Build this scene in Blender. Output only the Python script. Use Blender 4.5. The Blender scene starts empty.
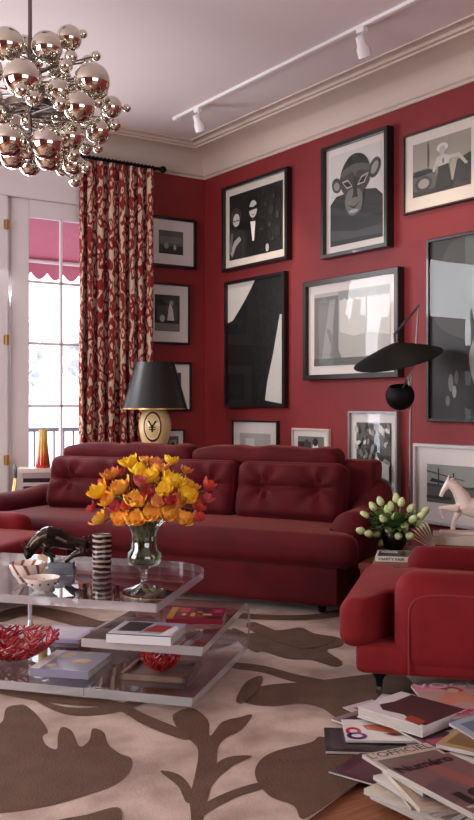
import bpy, bmesh, math, random
from mathutils import Vector, Matrix, noise
random.seed(7)
S = bpy.context.scene
COL = S.collection
PI = math.pi
rad = math.radians
# ------------------------------------------------------------------ camera
# room axes: right wall is the plane X=0, window wall the plane Y=0, they meet in the far corner (0,0)
CAM = Vector((-4.83, -7.60, 1.25))
TH = math.atan2(.565, .825)
RV = Vector((math.cos(TH), -math.sin(TH), 0))
FV = Vector((math.sin(TH), math.cos(TH), 0))
FPX = 932.0
HOR = 403.0
cd = bpy.data.cameras.new('camera')
cam = bpy.data.objects.new('camera', cd)
COL.objects.link(cam)
cam.location = CAM
cam.rotation_euler = (rad(90), 0, -TH)
cd.sensor_fit = 'HORIZONTAL'
cd.sensor_width = 36
cd.lens = 36 * FPX / 474
cd.shift_y = -7 / 474
cd.clip_start = .05
S.camera = cam
# ------------------------------------------------------------------ world, exposure
S.view_settings.view_transform = 'Standard'
S.view_settings.look = 'None'
S.view_settings.gamma = 1
S.view_settings.use_curve_mapping = False
S.view_settings.exposure = 0.36
w = bpy.data.worlds.new('sky')
S.world = w
w.use_nodes = True
wn = w.node_tree
bg = wn.nodes['Background']
bg.inputs[0].default_value = (.93, .95, 1, 1)
bg.inputs[1].default_value = 2.4
S.cycles.max_bounces = 10
S.cycles.transparent_max_bounces = 24
S.cycles.sample_clamp_indirect = 6
S.cycles.caustics_reflective = False
S.cycles.caustics_refractive = False

def area(name, loc, target, sx, sy, power, color):
    l = bpy.data.lights.new(name, 'AREA'); l.shape = 'RECTANGLE'; l.size = sx; l.size_y = sy
    l.energy = power; l.color = color
    o = bpy.data.objects.new(name, l); COL.objects.link(o); o.location = loc
    o.rotation_euler = (Vector(target) - Vector(loc)).to_track_quat('-Z', 'Y').to_euler()
    return o
# area lights standing in for window daylight; the back one is added fill
area('window_daylight', (-2.9, .12, 1.75), (-2.9, -3, 1.0), 2.0, 2.3, 190, (.93, .95, 1))
area('window_daylight', (-7.35, -3.0, 1.8), (-2, -4.0, .9), 2.6, 2.4, 135, (1, .95, .93))
area('window_daylight', (-3.5, -11.3, 2.0), (-2.5, -2, 1.4), 5.0, 2.4, 58, (1, .93, .90))  # added behind the camera to brighten the room, source unseen

# ------------------------------------------------------------------ coordinate helpers
def W(l, d, z=0.0):            # metres to the side of and in front of the camera -> world
    p = CAM + RV * l + FV * d
    return Vector((p.x, p.y, z))
def PZ(px, py, z=0.0):
    d = (CAM.z - z) * FPX / (py - HOR)
    return W((px - 237) / FPX * d, d, z)
def PD(px, py, d):
    return W((px - 237) / FPX * d, d, CAM.z + (HOR - py) / FPX * d)
def wall_r(px, py, xx=0.0):    # -> (-Y, z) on the plane X=xx
    a = (px - 237) / FPX
    dr = FV + RV * a
    t = (xx - CAM.x) / dr.x
    return (-(CAM.y + t * dr.y), CAM.z + (HOR - py) / FPX * t)
def wall_l(px, py, yy=0.0):    # -> (X, z) on the plane Y=yy
    a = (px - 237) / FPX
    dr = FV + RV * a
    t = (yy - CAM.y) / dr.y
    return (CAM.x + t * dr.x, CAM.z + (HOR - py) / FPX * t)
def ZR(A):                     # heading given against the camera's own axes -> world rotation
    return rad(A) - TH

# ------------------------------------------------------------------ materials
def lin(c):
    return tuple(((v / 255) / 12.92 if v / 255 <= .04045 else ((v / 255 + .055) / 1.055) ** 2.4) for v in c) + (1,)
def mat(name, c, rough=.6, metal=0, sheen=0, coat=0, trans=0, ior=1.45, spec=.5, c2=None, nscale=20, bump=0, bscale=200, emis=None, es=0, sheen_tint=None, stretch=None, alpha=1):
    m = bpy.data.materials.new(name); m.use_nodes = True
    nt = m.node_tree; b = nt.nodes['Principled BSDF']
    b.inputs['Base Color'].default_value = lin(c)
    b.inputs['Roughness'].default_value = rough
    b.inputs['Metallic'].default_value = metal
    b.inputs['Specular IOR Level'].default_value = spec
    b.inputs['IOR'].default_value = ior
    b.inputs['Transmission Weight'].default_value = trans
    b.inputs['Coat Weight'].default_value = coat
    b.inputs['Coat Roughness'].default_value = .02
    b.inputs['Sheen Weight'].default_value = sheen
    b.inputs['Sheen Roughness'].default_value = .35
    b.inputs['Alpha'].default_value = alpha
    if sheen_tint: b.inputs['Sheen Tint'].default_value = lin(sheen_tint)
    if emis:
        b.inputs['Emission Color'].default_value = lin(emis); b.inputs['Emission Strength'].default_value = es
    if c2 or bump:
        tc = nt.nodes.new('ShaderNodeTexCoord')
        src = tc.outputs['Object']
        if stretch:
            mp = nt.nodes.new('ShaderNodeMapping'); mp.inputs['Scale'].default_value = stretch
            nt.links.new(src, mp.inputs[0]); src = mp.outputs[0]
        if c2:
            n = nt.nodes.new('ShaderNodeTexNoise'); n.inputs['Scale'].default_value = nscale; n.inputs['Detail'].default_value = 6
            nt.links.new(src, n.inputs['Vector'])
            r = nt.nodes.new('ShaderNodeValToRGB')
            r.color_ramp.elements[0].color = lin(c); r.color_ramp.elements[1].color = lin(c2)
            r.color_ramp.elements[0].position = .35; r.color_ramp.elements[1].position = .65
            nt.links.new(n.outputs[0], r.inputs[0]); nt.links.new(r.outputs[0], b.inputs['Base Color'])
        if bump:
            n2 = nt.nodes.new('ShaderNodeTexNoise'); n2.inputs['Scale'].default_value = bscale; n2.inputs['Detail'].default_value = 3
            nt.links.new(src, n2.inputs['Vector'])
            bp = nt.nodes.new('ShaderNodeBump'); bp.inputs['Strength'].default_value = bump; bp.inputs['Distance'].default_value = .01
            nt.links.new(n2.outputs[0], bp.inputs['Height']); nt.links.new(bp.outputs[0], b.inputs['Normal'])
    return m
def clear(name, tint, edge=0.0, fres=1.45, rough=.0, base=.06):     # acrylic / glass: lets light pass, reflects by angle
    m = bpy.data.materials.new(name); m.use_nodes = True
    nt = m.node_tree; nt.nodes.remove(nt.nodes['Principled BSDF']); out = nt.nodes['Material Output']
    t = nt.nodes.new('ShaderNodeBsdfTransparent'); t.inputs[0].default_value = lin(tint)
    g = nt.nodes.new('ShaderNodeBsdfGlossy'); g.inputs['Roughness'].default_value = rough
    f = nt.nodes.new('ShaderNodeLayerWeight'); f.inputs[0].default_value = .5
    pw = nt.nodes.new('ShaderNodeMath'); pw.operation = 'POWER'; pw.inputs[1].default_value = 4.5
    nt.links.new(f.outputs['Facing'], pw.inputs[0])
    ma = nt.nodes.new('ShaderNodeMath'); ma.operation = 'ADD'; ma.inputs[1].default_value = base; ma.use_clamp = True
    mx = nt.nodes.new('ShaderNodeMixShader')
    nt.links.new(pw.outputs[0], ma.inputs[0]); nt.links.new(ma.outputs[0], mx.inputs[0])
    nt.links.new(t.outputs[0], mx.inputs[1]); nt.links.new(g.outputs[0], mx.inputs[2])
    last = mx
    if edge:
        d = nt.nodes.new('ShaderNodeBsdfDiffuse'); d.inputs[0].default_value = lin((238, 236, 240))
        m2 = nt.nodes.new('ShaderNodeMixShader'); m2.inputs[0].default_value = edge
        nt.links.new(mx.outputs[0], m2.inputs[1]); nt.links.new(d.outputs[0], m2.inputs[2]); last = m2
    nt.links.new(last.outputs[0], out.inputs[0])
    return m

M = {}
M['wall'] = mat('red_wall_paint', (128, 33, 36), .62, c2=(120, 29, 33), nscale=2.5, bump=.05, bscale=60)
M['ceil'] = mat('ceiling_paint', (222, 208, 208), .85, bump=.03, bscale=80)
M['cove'] = mat('cove_plaster', (196, 178, 168), .75, bump=.04, bscale=60)
M['white'] = mat('white_gloss_paint', (226, 220, 222), .4)
M['floor'] = mat('parquet', (120, 72, 48), .35, c2=(150, 96, 66), nscale=6, stretch=(1, 12, 1))
M['brass'] = mat('brass', (186, 150, 92), .35, 1)
M['chrome'] = mat('chrome', (222, 218, 206), .03, 1)
M['steel'] = mat('steel', (120, 108, 104), .38, 1)
M['velvet'] = mat('burgundy_velvet', (84, 12, 20), .75, sheen=.2, sheen_tint=(240, 140, 130), c2=(70, 9, 16), nscale=5, bump=.1, bscale=120, spec=.2)
M['velvet2'] = mat('crimson_velvet', (122, 25, 30), .75, sheen=.2, sheen_tint=(240, 150, 140), c2=(108, 21, 26), nscale=5, bump=.08, bscale=120, spec=.2)
M['piping'] = mat('velvet_piping', (128, 40, 44), .7, sheen=.3, sheen_tint=(240, 140, 140))
M['black'] = mat('black_lacquer', (16, 13, 13), .35, coat=.3)
M['blackmat'] = mat('black_matt', (9, 8, 8), .6, spec=.2)
M['darkwood'] = mat('dark_wood', (38, 22, 18), .3, c2=(58, 32, 24), nscale=8, stretch=(1, 8, 1))
M['midwood'] = mat('reddish_wood', (112, 52, 34), .3, c2=(88, 38, 26), nscale=8, stretch=(1, 8, 1))
M['mat'] = mat('mount_board', (222, 212, 208), .8)
M['matc'] = mat('cream_mount_board', (214, 206, 196), .8)
M['silver'] = mat('silver_frame', (140, 136, 134), .35, .8)
M['pewter'] = mat('pewter_frame', (46, 38, 37), .35, .4)
M['acr'] = clear('acrylic_face', (247, 246, 248), base=.13)
M['acre'] = clear('acrylic_edge', (235, 235, 240), edge=.26, base=.3)
M['glass'] = clear('clear_glass', (242, 246, 244), base=.05, fres=1.5)
M['pane'] = clear('window_glass', (250, 250, 252), base=.02)
M['fglass'] = clear('picture_glass', (250, 250, 250), base=.02)
def G(v): return (int(v * 1.02), v, int(v * .97))
for k in (10, 24, 40, 60, 85, 110, 140, 170, 200, 225): M['g%d' % k] = mat('photo_grey', G(k), .5)
M['sep1'] = mat('photo_sepia', (96, 86, 76), .5)
M['sep2'] = mat('photo_sepia', (150, 142, 130), .5)
M['sep3'] = mat('photo_sepia', (56, 48, 44), .5)

# ------------------------------------------------------------------ mesh builder
class MB:
    def __init__(s): s.v = []; s.f = []; s.mi = []
    def add(s, vs, fs, mi=0, xf=None):
        b = len(s.v)
        s.v += [tuple(xf @ Vector(v)) if xf else tuple(v) for v in vs]
        s.f += [tuple(i + b for i in f) for f in fs]
        s.mi += [mi] * len(fs) if not isinstance(mi, list) else mi
        return s
    def box(s, x0, y0, z0, x1, y1, z1, mi=0, xf=None, bev=0):
        if bev:
            bm = bmesh.new(); bmesh.ops.create_cube(bm, size=1)
            for v in bm.verts: v.co = Vector(((x0 + x1) / 2 + v.co.x * (x1 - x0), (y0 + y1) / 2 + v.co.y * (y1 - y0), (z0 + z1) / 2 + v.co.z * (z1 - z0)))
            bmesh.ops.bevel(bm, geom=bm.edges[:], offset=bev, segments=2, affect='EDGES')
            s.add([v.co.copy() for v in bm.verts], [[v.index for v in f.verts] for f in bm.faces], mi, xf) if not bm.verts.index_update() else None
            bm.free(); return s
        return s.add([(x0, y0, z0), (x1, y0, z0), (x1, y1, z0), (x0, y1, z0), (x0, y0, z1), (x1, y0, z1), (x1, y1, z1), (x0, y1, z1)],
              [(0, 3, 2, 1), (4, 5, 6, 7), (0, 1, 5, 4), (1, 2, 6, 5), (2, 3, 7, 6), (3, 0, 4, 7)], mi, xf)
    def lathe(s, prof, n=24, mi=0, xf=None, cap=True):
        vs = []; fs = []
        for r, z in prof:
            for i in range(n):
                a = 2 * PI * i / n; vs.append((r * math.cos(a), r * math.sin(a), z))
        for j in range(len(prof) - 1):
            for i in range(n):
                k = (i + 1) % n
                fs.append((j * n + i, j * n + k, (j + 1) * n + k, (j + 1) * n + i))
        if cap:
            if prof[0][0] > 1e-4: fs.append(tuple(reversed(range(n))))
            if prof[-1][0] > 1e-4: fs.append(tuple((len(prof) - 1) * n + i for i in range(n)))
        return s.add(vs, fs, mi, xf)
    def sphere(s, c, r, n=20, mi=0, sc=(1, 1, 1), xf=None):
        prof = [(max(r * math.sin(PI * j / (n // 2)), 1e-5), -r * math.cos(PI * j / (n // 2))) for j in range(n // 2 + 1)]
        m = Matrix.Translation(c) @ Matrix.Diagonal((*sc, 1))
        return s.lathe(prof, n, mi, (xf @ m) if xf else m, cap=False)
    def tube(s, pts, rs, n=10, mi=0, xf=None, flat=1.0):
        pts = [Vector(p) for p in pts]
        if not hasattr(rs, '__len__'): rs = [rs] * len(pts)
        vs = []; fs = []; up = None
        for i, p in enumerate(pts):
            t = (pts[min(i + 1, len(pts) - 1)] - pts[max(i - 1, 0)]).normalized()
            if up is None: up = Vector((0, 0, 1)) if abs(t.z) < .9 else Vector((1, 0, 0))
            sd = t.cross(up)
            if sd.length < 1e-4: sd = t.orthogonal()
            sd.normalize(); up = sd.cross(t).normalized()
            for k in range(n):
                a = 2 * PI * k / n
                vs.append(p + sd * math.cos(a) * rs[i] + up * math.sin(a) * rs[i] * flat)
        for j in range(len(pts) - 1):
            for i in range(n):
                k = (i + 1) % n
                fs.append((j * n + i, j * n + k, (j + 1) * n + k, (j + 1) * n + i))
        fs.append(tuple(reversed(range(n)))); fs.append(tuple((len(pts) - 1) * n + i for i in range(n)))
        return s.add(vs, fs, mi, xf)
    def rbox(s, sx, sy, sz, r, seg=14, puff=0, tufts=(), fn=None, mi=0, xf=None, puffside=0):
        """box centred on the origin with rounded edges, filled out by puff; tufts are (x, z) dimples on the -y face when puff acts on y"""
        bm = bmesh.new(); bmesh.ops.create_cube(bm, size=2)
        bmesh.ops.subdivide_edges(bm, edges=bm.edges[:], cuts=seg, use_grid_fill=True)
        hx, hy, hz = sx / 2, sy / 2, sz / 2
        for v in bm.verts:
            a, b, c = v.co
            # concentrate vertices near the rims
            f = lambda t: math.copysign(1 - (1 - abs(t)) ** 1.6, t)
            a, b, c = f(a), f(b), f(c)
            p = Vector((a * hx, b * hy, c * hz))
            q = Vector((max(-hx + r, min(hx - r, p.x)), max(-hy + r, min(hy - r, p.y)), max(-hz + r, min(hz - r, p.z))))
            d = p - q
            if d.length > 1e-7: p = q + d.normalized() * r
            if puff:
                if puffside == 0: p.z += puff * c * (1 - a * a) * (1 - b * b)
                else: p.y += puff * b * (1 - a ** 4) * (1 - c ** 4)
            for (tx, tz) in tufts:
                dx, dz = p.x - tx, p.z - tz
                rr = math.hypot(dx, dz); an = math.atan2(dz, dx)
                k = math.exp(-(rr / .055) ** 2) * .045 + math.exp(-(rr / .16) ** 2) * .022 * (1 + .8 * math.cos(an * 6 + .5))
                k += .014 * math.exp(-(dz / .018) ** 2) * math.exp(-(rr / .22) ** 2)
                if p.y < 0: p.y += k
            v.co = p
            if fn: v.co = Vector(fn(v.co))
        bm.verts.index_update()
        s.add([v.co.copy() for v in bm.verts], [[v.index for v in f.verts] for f in bm.faces], mi, xf)
        bm.free(); return s
    def slab(s, pts, z0, z1, mt=0, ms=None, xf=None):
        n = len(pts); ms = mt if ms is None else ms
        a = sum(pts[i][0] * pts[(i + 1) % n][1] - pts[(i + 1) % n][0] * pts[i][1] for i in range(n))
        if a < 0: pts = pts[::-1]
        vs = [(x, y, z0) for x, y in pts] + [(x, y, z1) for x, y in pts]
        fs = [tuple(reversed(range(n))), tuple(range(n, 2 * n))] + [(i, (i + 1) % n, n + (i + 1) % n, n + i) for i in range(n)]
        return s.add(vs, fs, [mt, mt] + [ms] * n, xf)
    def flat(s, pts, h, mi=0, xf=None, axis='z'):      # single sided outline at height h (axis y: x,z outline in front)
        n = len(pts)
        a = sum(pts[i][0] * pts[(i + 1) % n][1] - pts[(i + 1) % n][0] * pts[i][1] for i in range(n))
        if a < 0: pts = pts[::-1]
        return s.add([(x, y, h) if axis == 'z' else (x, h, y) for x, y in pts], [tuple(range(n))], mi, xf)
    def build(s, name, mats, parent=None, loc=None, rz=None, smooth=40, label=None, kind=None):
        me = bpy.data.meshes.new(name)
        me.from_pydata(s.v, [], s.f); me.validate()
        for m in (mats if isinstance(mats, (list, tuple)) else [mats]): me.materials.append(m)
        if len(me.polygons) == len(s.mi): me.polygons.foreach_set('material_index', s.mi)
        if smooth:
            me.shade_smooth(); me.set_sharp_from_angle(angle=rad(smooth))
        me.update()
        o = bpy.data.objects.new(name, me); COL.objects.link(o)
        if parent: o.parent = parent
        if loc is not None: o.location = loc
        if rz is not None: o.rotation_euler[2] = rz
        if label: o['label'] = label
        if kind: o['kind'] = kind
        return o
def thing(name, label, cat, loc=(0, 0, 0), rz=0, group=None):
    o = bpy.data.objects.new(name, None); COL.objects.link(o); o.empty_display_size = .05
    o.location = loc; o.rotation_euler = (0, 0, rz)
    return tag(o, label, cat, group)
def tag(o, label, cat, group=None):
    o['label'] = label; o['category'] = cat
    if group: o['group'] = group
    return o
def dup(root, loc=None, rot=None, label=None, group=None, scale=None):
    r = root.copy(); COL.objects.link(r)
    if loc is not None: r.location = loc
    if rot is not None: r.rotation_euler = rot
    if scale: r.scale = scale
    if label: r['label'] = label
    if group: r['group'] = group
    for ch in list(root.children):
        c = ch.copy(); COL.objects.link(c); c.parent = r
        for g in ch.children:
            d = g.copy(); COL.objects.link(d); d.parent = c
    return r
def smooth_pts(P, k=6, closed=True):
    n = len(P); out = []
    rng = range(n) if closed else range(n - 1)
    for i in rng:
        g = (lambda j: Vector(P[j % n])) if closed else (lambda j: Vector(P[max(0, min(n - 1, j))]))
        p0, p1, p2, p3 = g(i - 1), g(i), g(i + 1), g(i + 2)
        for q in range(k):
            t = q / k
            out.append(tuple(.5 * ((2 * p1) + (-p0 + p2) * t + (2 * p0 - 5 * p1 + 4 * p2 - p3) * t * t + (-p0 + 3 * p1 - 3 * p2 + p3) * t ** 3)))
    if not closed: out.append(tuple(P[-1]))
    return out
def remeshed(mb, voxel, iters=2):
    me = bpy.data.meshes.new('tmp'); me.from_pydata(mb.v, [], mb.f)
    o = bpy.data.objects.new('tmp', me); COL.objects.link(o)
    r = o.modifiers.new('r', 'REMESH'); r.mode = 'VOXEL'; r.voxel_size = voxel
    if iters:
        q = o.modifiers.new('s', 'SMOOTH'); q.iterations = iters; q.factor = .6
    dg = bpy.context.evaluated_depsgraph_get(); dg.update()
    m2 = bpy.data.meshes.new_from_object(o.evaluated_get(dg))
    out = MB(); out.v = [tuple(v.co) for v in m2.vertices]; out.f = [tuple(p.vertices) for p in m2.polygons]; out.mi = [0] * len(out.f)
    bpy.data.objects.remove(o); bpy.data.meshes.remove(me)
    return out
def text_pts(body, width, height, bold=0.0):
    """lettering as flat faces fitted into width x height, lower left corner at the origin"""
    c = bpy.data.curves.new('t', 'FONT'); c.body = body; c.resolution_u = 3; c.offset = bold
    o = bpy.data.objects.new('t', c); COL.objects.link(o)
    dg = bpy.context.evaluated_depsgraph_get(); dg.update()
    me = bpy.data.meshes.new_from_object(o.evaluated_get(dg))
    vs = [v.co.copy() for v in me.vertices]; fs = [tuple(p.vertices) for p in me.polygons]
    bpy.data.objects.remove(o)
    x0 = min(v.x for v in vs); x1 = max(v.x for v in vs); y0 = min(v.y for v in vs); y1 = max(v.y for v in vs)
    vs = [((v.x - x0) / (x1 - x0) * width, (v.y - y0) / (y1 - y0) * height) for v in vs]
    return vs, fs
def lettering(mb, body, x, y, w_, h_, z, mi=0, bold=0.0, axis='z', rot=0):
    vs, fs = text_pts(body, w_, h_, bold)
    c, s_ = math.cos(rot), math.sin(rot)
    vs = [(x + a * c - b * s_, y + a * s_ + b * c) for a, b in vs]
    mb.add([(a, b, z) if axis == 'z' else (a, z, b) for a, b in vs], fs, mi)

# ================================================================== THE ROOM
XL, YB, ZC, ZW = -7.6, -11.6, 3.63, 3.42
def struct(mb, name, m, **k):
    return mb.build(name, m, kind='structure', **k)
struct(MB().box(XL, YB, -.1, .15, .25, 0), 'floor', M['floor'])
struct(MB().box(XL, YB, ZC, .15, .25, ZC + .1), 'ceiling', M['ceil'])
struct(MB().box(0, YB, 0, .15, .25, ZC), 'wall_right', M['wall'])
# window wall: the seen opening and an unseen one added for light
xa = wall_l(-70, 0)[0]; xb = wall_l(112, 0)[0]; ztop = 3.30
b = MB()
b.box(xb, 0, 0, 0, .25, ZC)
b.box(xa, 0, ztop, xb, .25, ZC)
b.box(xa - 1.1, 0, 0, xa, .25, ZC)
b.box(xa - 3.1, 0, ztop, xa - 1.1, .25, ZC)
b.box(XL, 0, 0, xa - 3.1, .25, ZC)
struct(b, 'wall_front', M['wall'])
b = MB()
b.box(XL - .2, YB, 0, XL, -4.6, ZC).box(XL - .2, -1.6, 0, XL, .25, ZC).box(XL - .2, -4.6, 3.1, XL, -1.6, ZC).box(XL - .2, -4.6, 0, XL, -1.6, .3)
struct(b, 'wall_left', M['wall'])
b = MB()
b.box(XL, YB - .2, 0, -6.2, YB, ZC).box(-.8, YB - .2, 0, .15, YB, ZC).box(-6.2, YB - .2, 3.2, -.8, YB, ZC).box(-6.2, YB - .2, 0, -.8, YB, .7)
struct(b, 'wall_back', M['wall'])
# coved cornice
cp = [(0, 3.40), (.012, 3.40), (.018, 3.418), (.03, 3.425)]
for i in range(9):
    t = i / 8 * PI / 2
    cp.append((.035 + .255 * (1 - math.cos(t)), 3.43 + .165 * math.sin(t)))
cp += [(.30, 3.595), (.30, 3.61), (.325, 3.612), (.335, 3.622), (.345, 3.629), (.40, 3.629), (.40, 3.62), (.42, 3.62), (.42, ZC + .004)]
b = MB(); n = len(cp)
vs = [(-p, YB, z) for p, z in cp] + [(-p, -p, z) for p, z in cp] + [(XL, -p, z) for p, z in cp]
b.add(vs, [(i, i + 1, n + i + 1, n + i) for i in range(n - 1)] + [(n + i, n + i + 1, 2 * n + i + 1, 2 * n + i) for i in range(n - 1)])
struct(b, 'trim_1', M['cove'], smooth=35)
b = MB(); b.box(-.02, YB, 0, 0, -.02, .16, bev=.004); struct(b, 'baseboard_right', M['white'])
b = MB(); b.box(xb + .1, -.02, 0, -.02, 0, .16, bev=.004); struct(b, 'baseboard_front', M['white'])
# ---- french window
win = bpy.data.objects.new('window_1', None); COL.objects.link(win); win['kind'] = 'structure'
X = lambda px: wall_l(px, 0, .06)[0]
Zw = lambda px, py: wall_l(px, py, .06)[1]
zh = Zw(40, 219)
b = MB()
b.box(xa, -.03, ztop - .30, xb, .20, ztop, bev=.006)                   # header
b.box(xa, -.055, ztop - .05, xb, .0, ztop + .01, bev=.008)
b.box(xa, .02, zh + .14, xb, .12, ztop - .28)
b.box(X(-8), -.03, 0, X(4.5), .16, ztop - .302, bev=.006)
b.box(xb - .1, -.03, 0, xb, .16, ztop - .302, bev=.006)
b.box(xa, -.03, 0, xa + .1, .16, ztop - .302, bev=.006)
b.build('window_frame', M['white'], win)
b = MB()
b.box(X(8.5), .01, 0, X(27), .07, zh + .15, bev=.006)
b.box(xb - .22, .01, 0, xb - .1, .07, zh + .15, bev=.006)
b.box(X(27), .01, zh, xb - .2, .07, zh + .15, bev=.004).box(X(27), .01, 0, xb - .2, .07, .35, bev=.004)
b.box(X(5), .02, 0, X(8.2), .05, zh + .15, bev=.003)
b.box(xa + .1, .01, 0, xa + .2, .07, zh + .15).box(X(-20), .01, 0, X(-8), .07, zh + .15).box(xa + .2, .01, zh, X(-20), .07, zh + .15)
b.build('casement', M['white'], win)
b = MB()
xm = X(60)
for x in (xm, X(93)): b.box(x - .011, .025, .3, x + .011, .06, zh + .02, bev=.003)
for py in (283, 344, 406, 468, 530):
    z = Zw(45, py); b.box(X(26), .025, z - .010, xb - .2, .05, z + .010, bev=.003)
    b.box(xa + .2, .025, z - .013, X(-20), .06, z + .013)
b.build('muntin', M['white'], win)
MB().box(X(26), .04, .3, xb - .2, .046, zh + .02).box(xa + .2, .04, .3, X(-20), .046, zh + .02).build('pane', M['pane'], win, smooth=0)
for py in (225, 340, 460):
    x, z = wall_l(5, py, .0)
    b = MB(); b.tube([(x, -.038, z - .045), (x, -.038, z + .045)], .008, 8).box(x - .022, -.034, z - .04, x + .025, -.028, z + .04)
    b.build('hinge', M['brass'], win)
# unseen windows: left wall one inferred, the others added to let in light
def plain_window(i, x0, y0, x1, y1, z0, z1):
    w_ = bpy.data.objects.new('window_%d' % i, None); COL.objects.link(w_); w_['kind'] = 'structure'
    b = MB(); L = math.hypot(x1 - x0, y1 - y0); d = Vector((x1 - x0, y1 - y0, 0)) / L
    mt = Matrix.Translation((x0, y0, 0)) @ Matrix.Rotation(math.atan2(d.y, d.x), 4, 'Z')
    k = max(2, int(L / .8))
    for j in range(k + 1): b.box(j * L / k - .03, -.04, z0, j * L / k + .03, .04, z1, xf=mt)
    for j in range(5): z = z0 + (z1 - z0) * j / 4; b.box(0, -.03, z - .025, L, .03, z + .025, xf=mt)
    b.build('window_frame', M['white'], w_)
plain_window(2, xa - 3.1, .1, xa - 1.1, .1, 0, ztop)
plain_window(3, XL - .1, -4.6, XL - .1, -1.6, .3, 3.1)
plain_window(4, -6.2, YB - .1, -.8, YB - .1, .7, 3.2)

# ---- outside the window
M['awn'] = mat('pink_awning', (206, 124, 146), .8)
M['awn'].node_tree.nodes['Principled BSDF'].inputs['Transmission Weight'].default_value = 0
aw = thing('window_awning', 'pink awning with scalloped hem outside the french window', 'awning')
b = MB(); x0, x1 = xa - .2, xb + .6
zv = wall_l(45, 262, 1.2)[1]
b.add([(x0, .3, 3.6), (x1, .3, 3.6), (x1, 1.25, zv), (x0, 1.25, zv), (x0, .3, 3.63), (x1, .3, 3.63), (x1, 1.26, zv + .03), (x0, 1.26, zv + .03)],
      [(0, 1, 2, 3), (7, 6, 5, 4), (3, 2, 6, 7)])
b.build('canopy', M['awn'], aw)
b = MB(); pts = [(x1, zv + .02), (x0, zv + .02)]
ns = 14
for i in range(ns):
    for j in range(8):
        t = (i + j / 8) / ns; pts.append((x0 + (x1 - x0) * t, zv - .10 - .07 * abs(math.sin(PI * t * ns))))
pts.append((x1, zv - .1))
vs = [(x, 1.25, z) for x, z in pts] + [(x, 1.262, z) for x, z in pts]; n = len(pts)
b.add(vs, [tuple(range(n)), tuple(reversed(range(n, 2 * n)))] + [(i, (i + 1) % n, n + (i + 1) % n, n + i) for i in range(n)])
b.build('valance', M['awn'], aw)
b = MB(); b.tube([(x0, 1.2, zv + .0), (x1, 1.2, zv + .0)], .02, 8).tube([(-3.1, .26, zv - .35), (-3.1, 1.2, zv)], .018, 8).build('awning_bar', M['white'], aw)
rl = thing('balcony_railing', 'grey iron balcony railing outside the french window', 'railing', (0, 1.6, 0))
b = MB(); b.box(xa - 1, -.02, .95, xb + 1, .02, .99).box(xa - 1, -.015, .12, xb + 1, .015, .15)
x = xa - 1
while x < xb + 1: b.box(x, -.008, .14, x + .016, .008, .96); x += .11
M['rail'] = mat('pale_iron', (120, 118, 130), .6)
b.build('bars', M['rail'], rl)
struct(MB().box(-9, .25, -.1, 2, 6, -.02), 'floor_balcony', mat('pale_stone', (190, 190, 196), .8))
M['fol'] = mat('winter_foliage', (236, 238, 240), .8, c2=(206, 212, 216), nscale=6)  # leaves whitened to imitate the overexposed view outside
def tree(x, y, h, r, label):
    t = thing('street_tree', label, 'tree', (x, y, -.02))
    MB().tube([(0, 0, 0), (.05, 0, h * .5), (0, .05, h * .8)], [.09, .07, .03], 8).build('trunk', M['rail'], t)
    b = MB()
    for i in range(260):
        a = Vector((random.gauss(0, 1), random.gauss(0, 1), random.gauss(0, 1))).normalized() * r * random.random() ** .4
        c = a + Vector((0, 0, h * .75)); s_ = .09 + .09 * random.random()
        u = Vector((random.gauss(0, 1), random.gauss(0, 1), random.gauss(0, 1))).normalized(); v = u.orthogonal().normalized()
        b.add([c - u * s_, c - v * s_ * .5, c + u * s_, c + v * s_ * .5], [(0, 1, 2, 3)])
    b.build('foliage', M['fol'], t, smooth=0)
tree(1.1, 4.4, 2.6, .62, 'pale leafy tree outside the window nearer to the curtain')
tree(-.25, 4.7, 2.5, .60, 'pale leafy tree outside the window beside the hinged stile')

# ================================================================== CURTAIN
def ikat():
    m = bpy.data.materials.new('red_and_cream_ikat'); m.use_nodes = True
    nt = m.node_tree; b = nt.nodes['Principled BSDF']; b.inputs['Roughness'].default_value = .85
    N = nt.nodes.new; Lk = nt.links.new
    uv = N('ShaderNodeUVMap')
    nz = N('ShaderNodeTexNoise'); nz.inputs['Scale'].default_value = 11; nz.inputs['Detail'].default_value = 1
    Lk(uv.outputs[0], nz.inputs['Vector'])
    add = N('ShaderNodeMix'); add.data_type = 'VECTOR'; add.blend_type = 'MIX' if hasattr(add, 'blend_type') else None
    vm = N('ShaderNodeVectorMath'); vm.operation = 'SCALE'; vm.inputs['Scale'].default_value = .07
    Lk(nz.outputs['Color'], vm.inputs[0])
    va = N('ShaderNodeVectorMath'); va.operation = 'ADD'; Lk(uv.outputs[0], va.inputs[0]); Lk(vm.outputs[0], va.inputs[1])
    mp = N('ShaderNodeMapping'); mp.inputs['Scale'].default_value = (25, 11, 1); Lk(va.outputs[0], mp.inputs[0])
    vo = N('ShaderNodeTexVoronoi'); vo.feature = 'F1'; vo.inputs['Scale'].default_value = 1.0; vo.inputs['Randomness'].default_value = .9
    Lk(mp.outputs[0], vo.inputs['Vector'])
    r = N('ShaderNodeValToRGB'); r.color_ramp.interpolation = 'LINEAR'
    red = lin((132, 20, 28)); cr = lin((206, 178, 156))
    e = r.color_ramp.elements
    e[0].position = 0; e[0].color = red; e[1].position = 1; e[1].color = red
    for p, c in ((.13, red), (.18, cr), (.34, cr), (.39, red), (.64, red), (.69, cr)):
        k = e.new(p); k.color = c
    e[-1].color = cr
    Lk(vo.outputs['Distance'], r.inputs[0]); Lk(r.outputs[0], b.inputs['Base Color'])
    nt.nodes.remove(add)
    return m
cx0, cz1 = wall_l(79, 160, -.12); cx1, cz1b = wall_l(154, 168, -.12)
ct = thing('ikat_curtain', 'red and cream ikat curtain hanging beside the french window', 'curtain', (cx0, -.13, 0))
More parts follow.
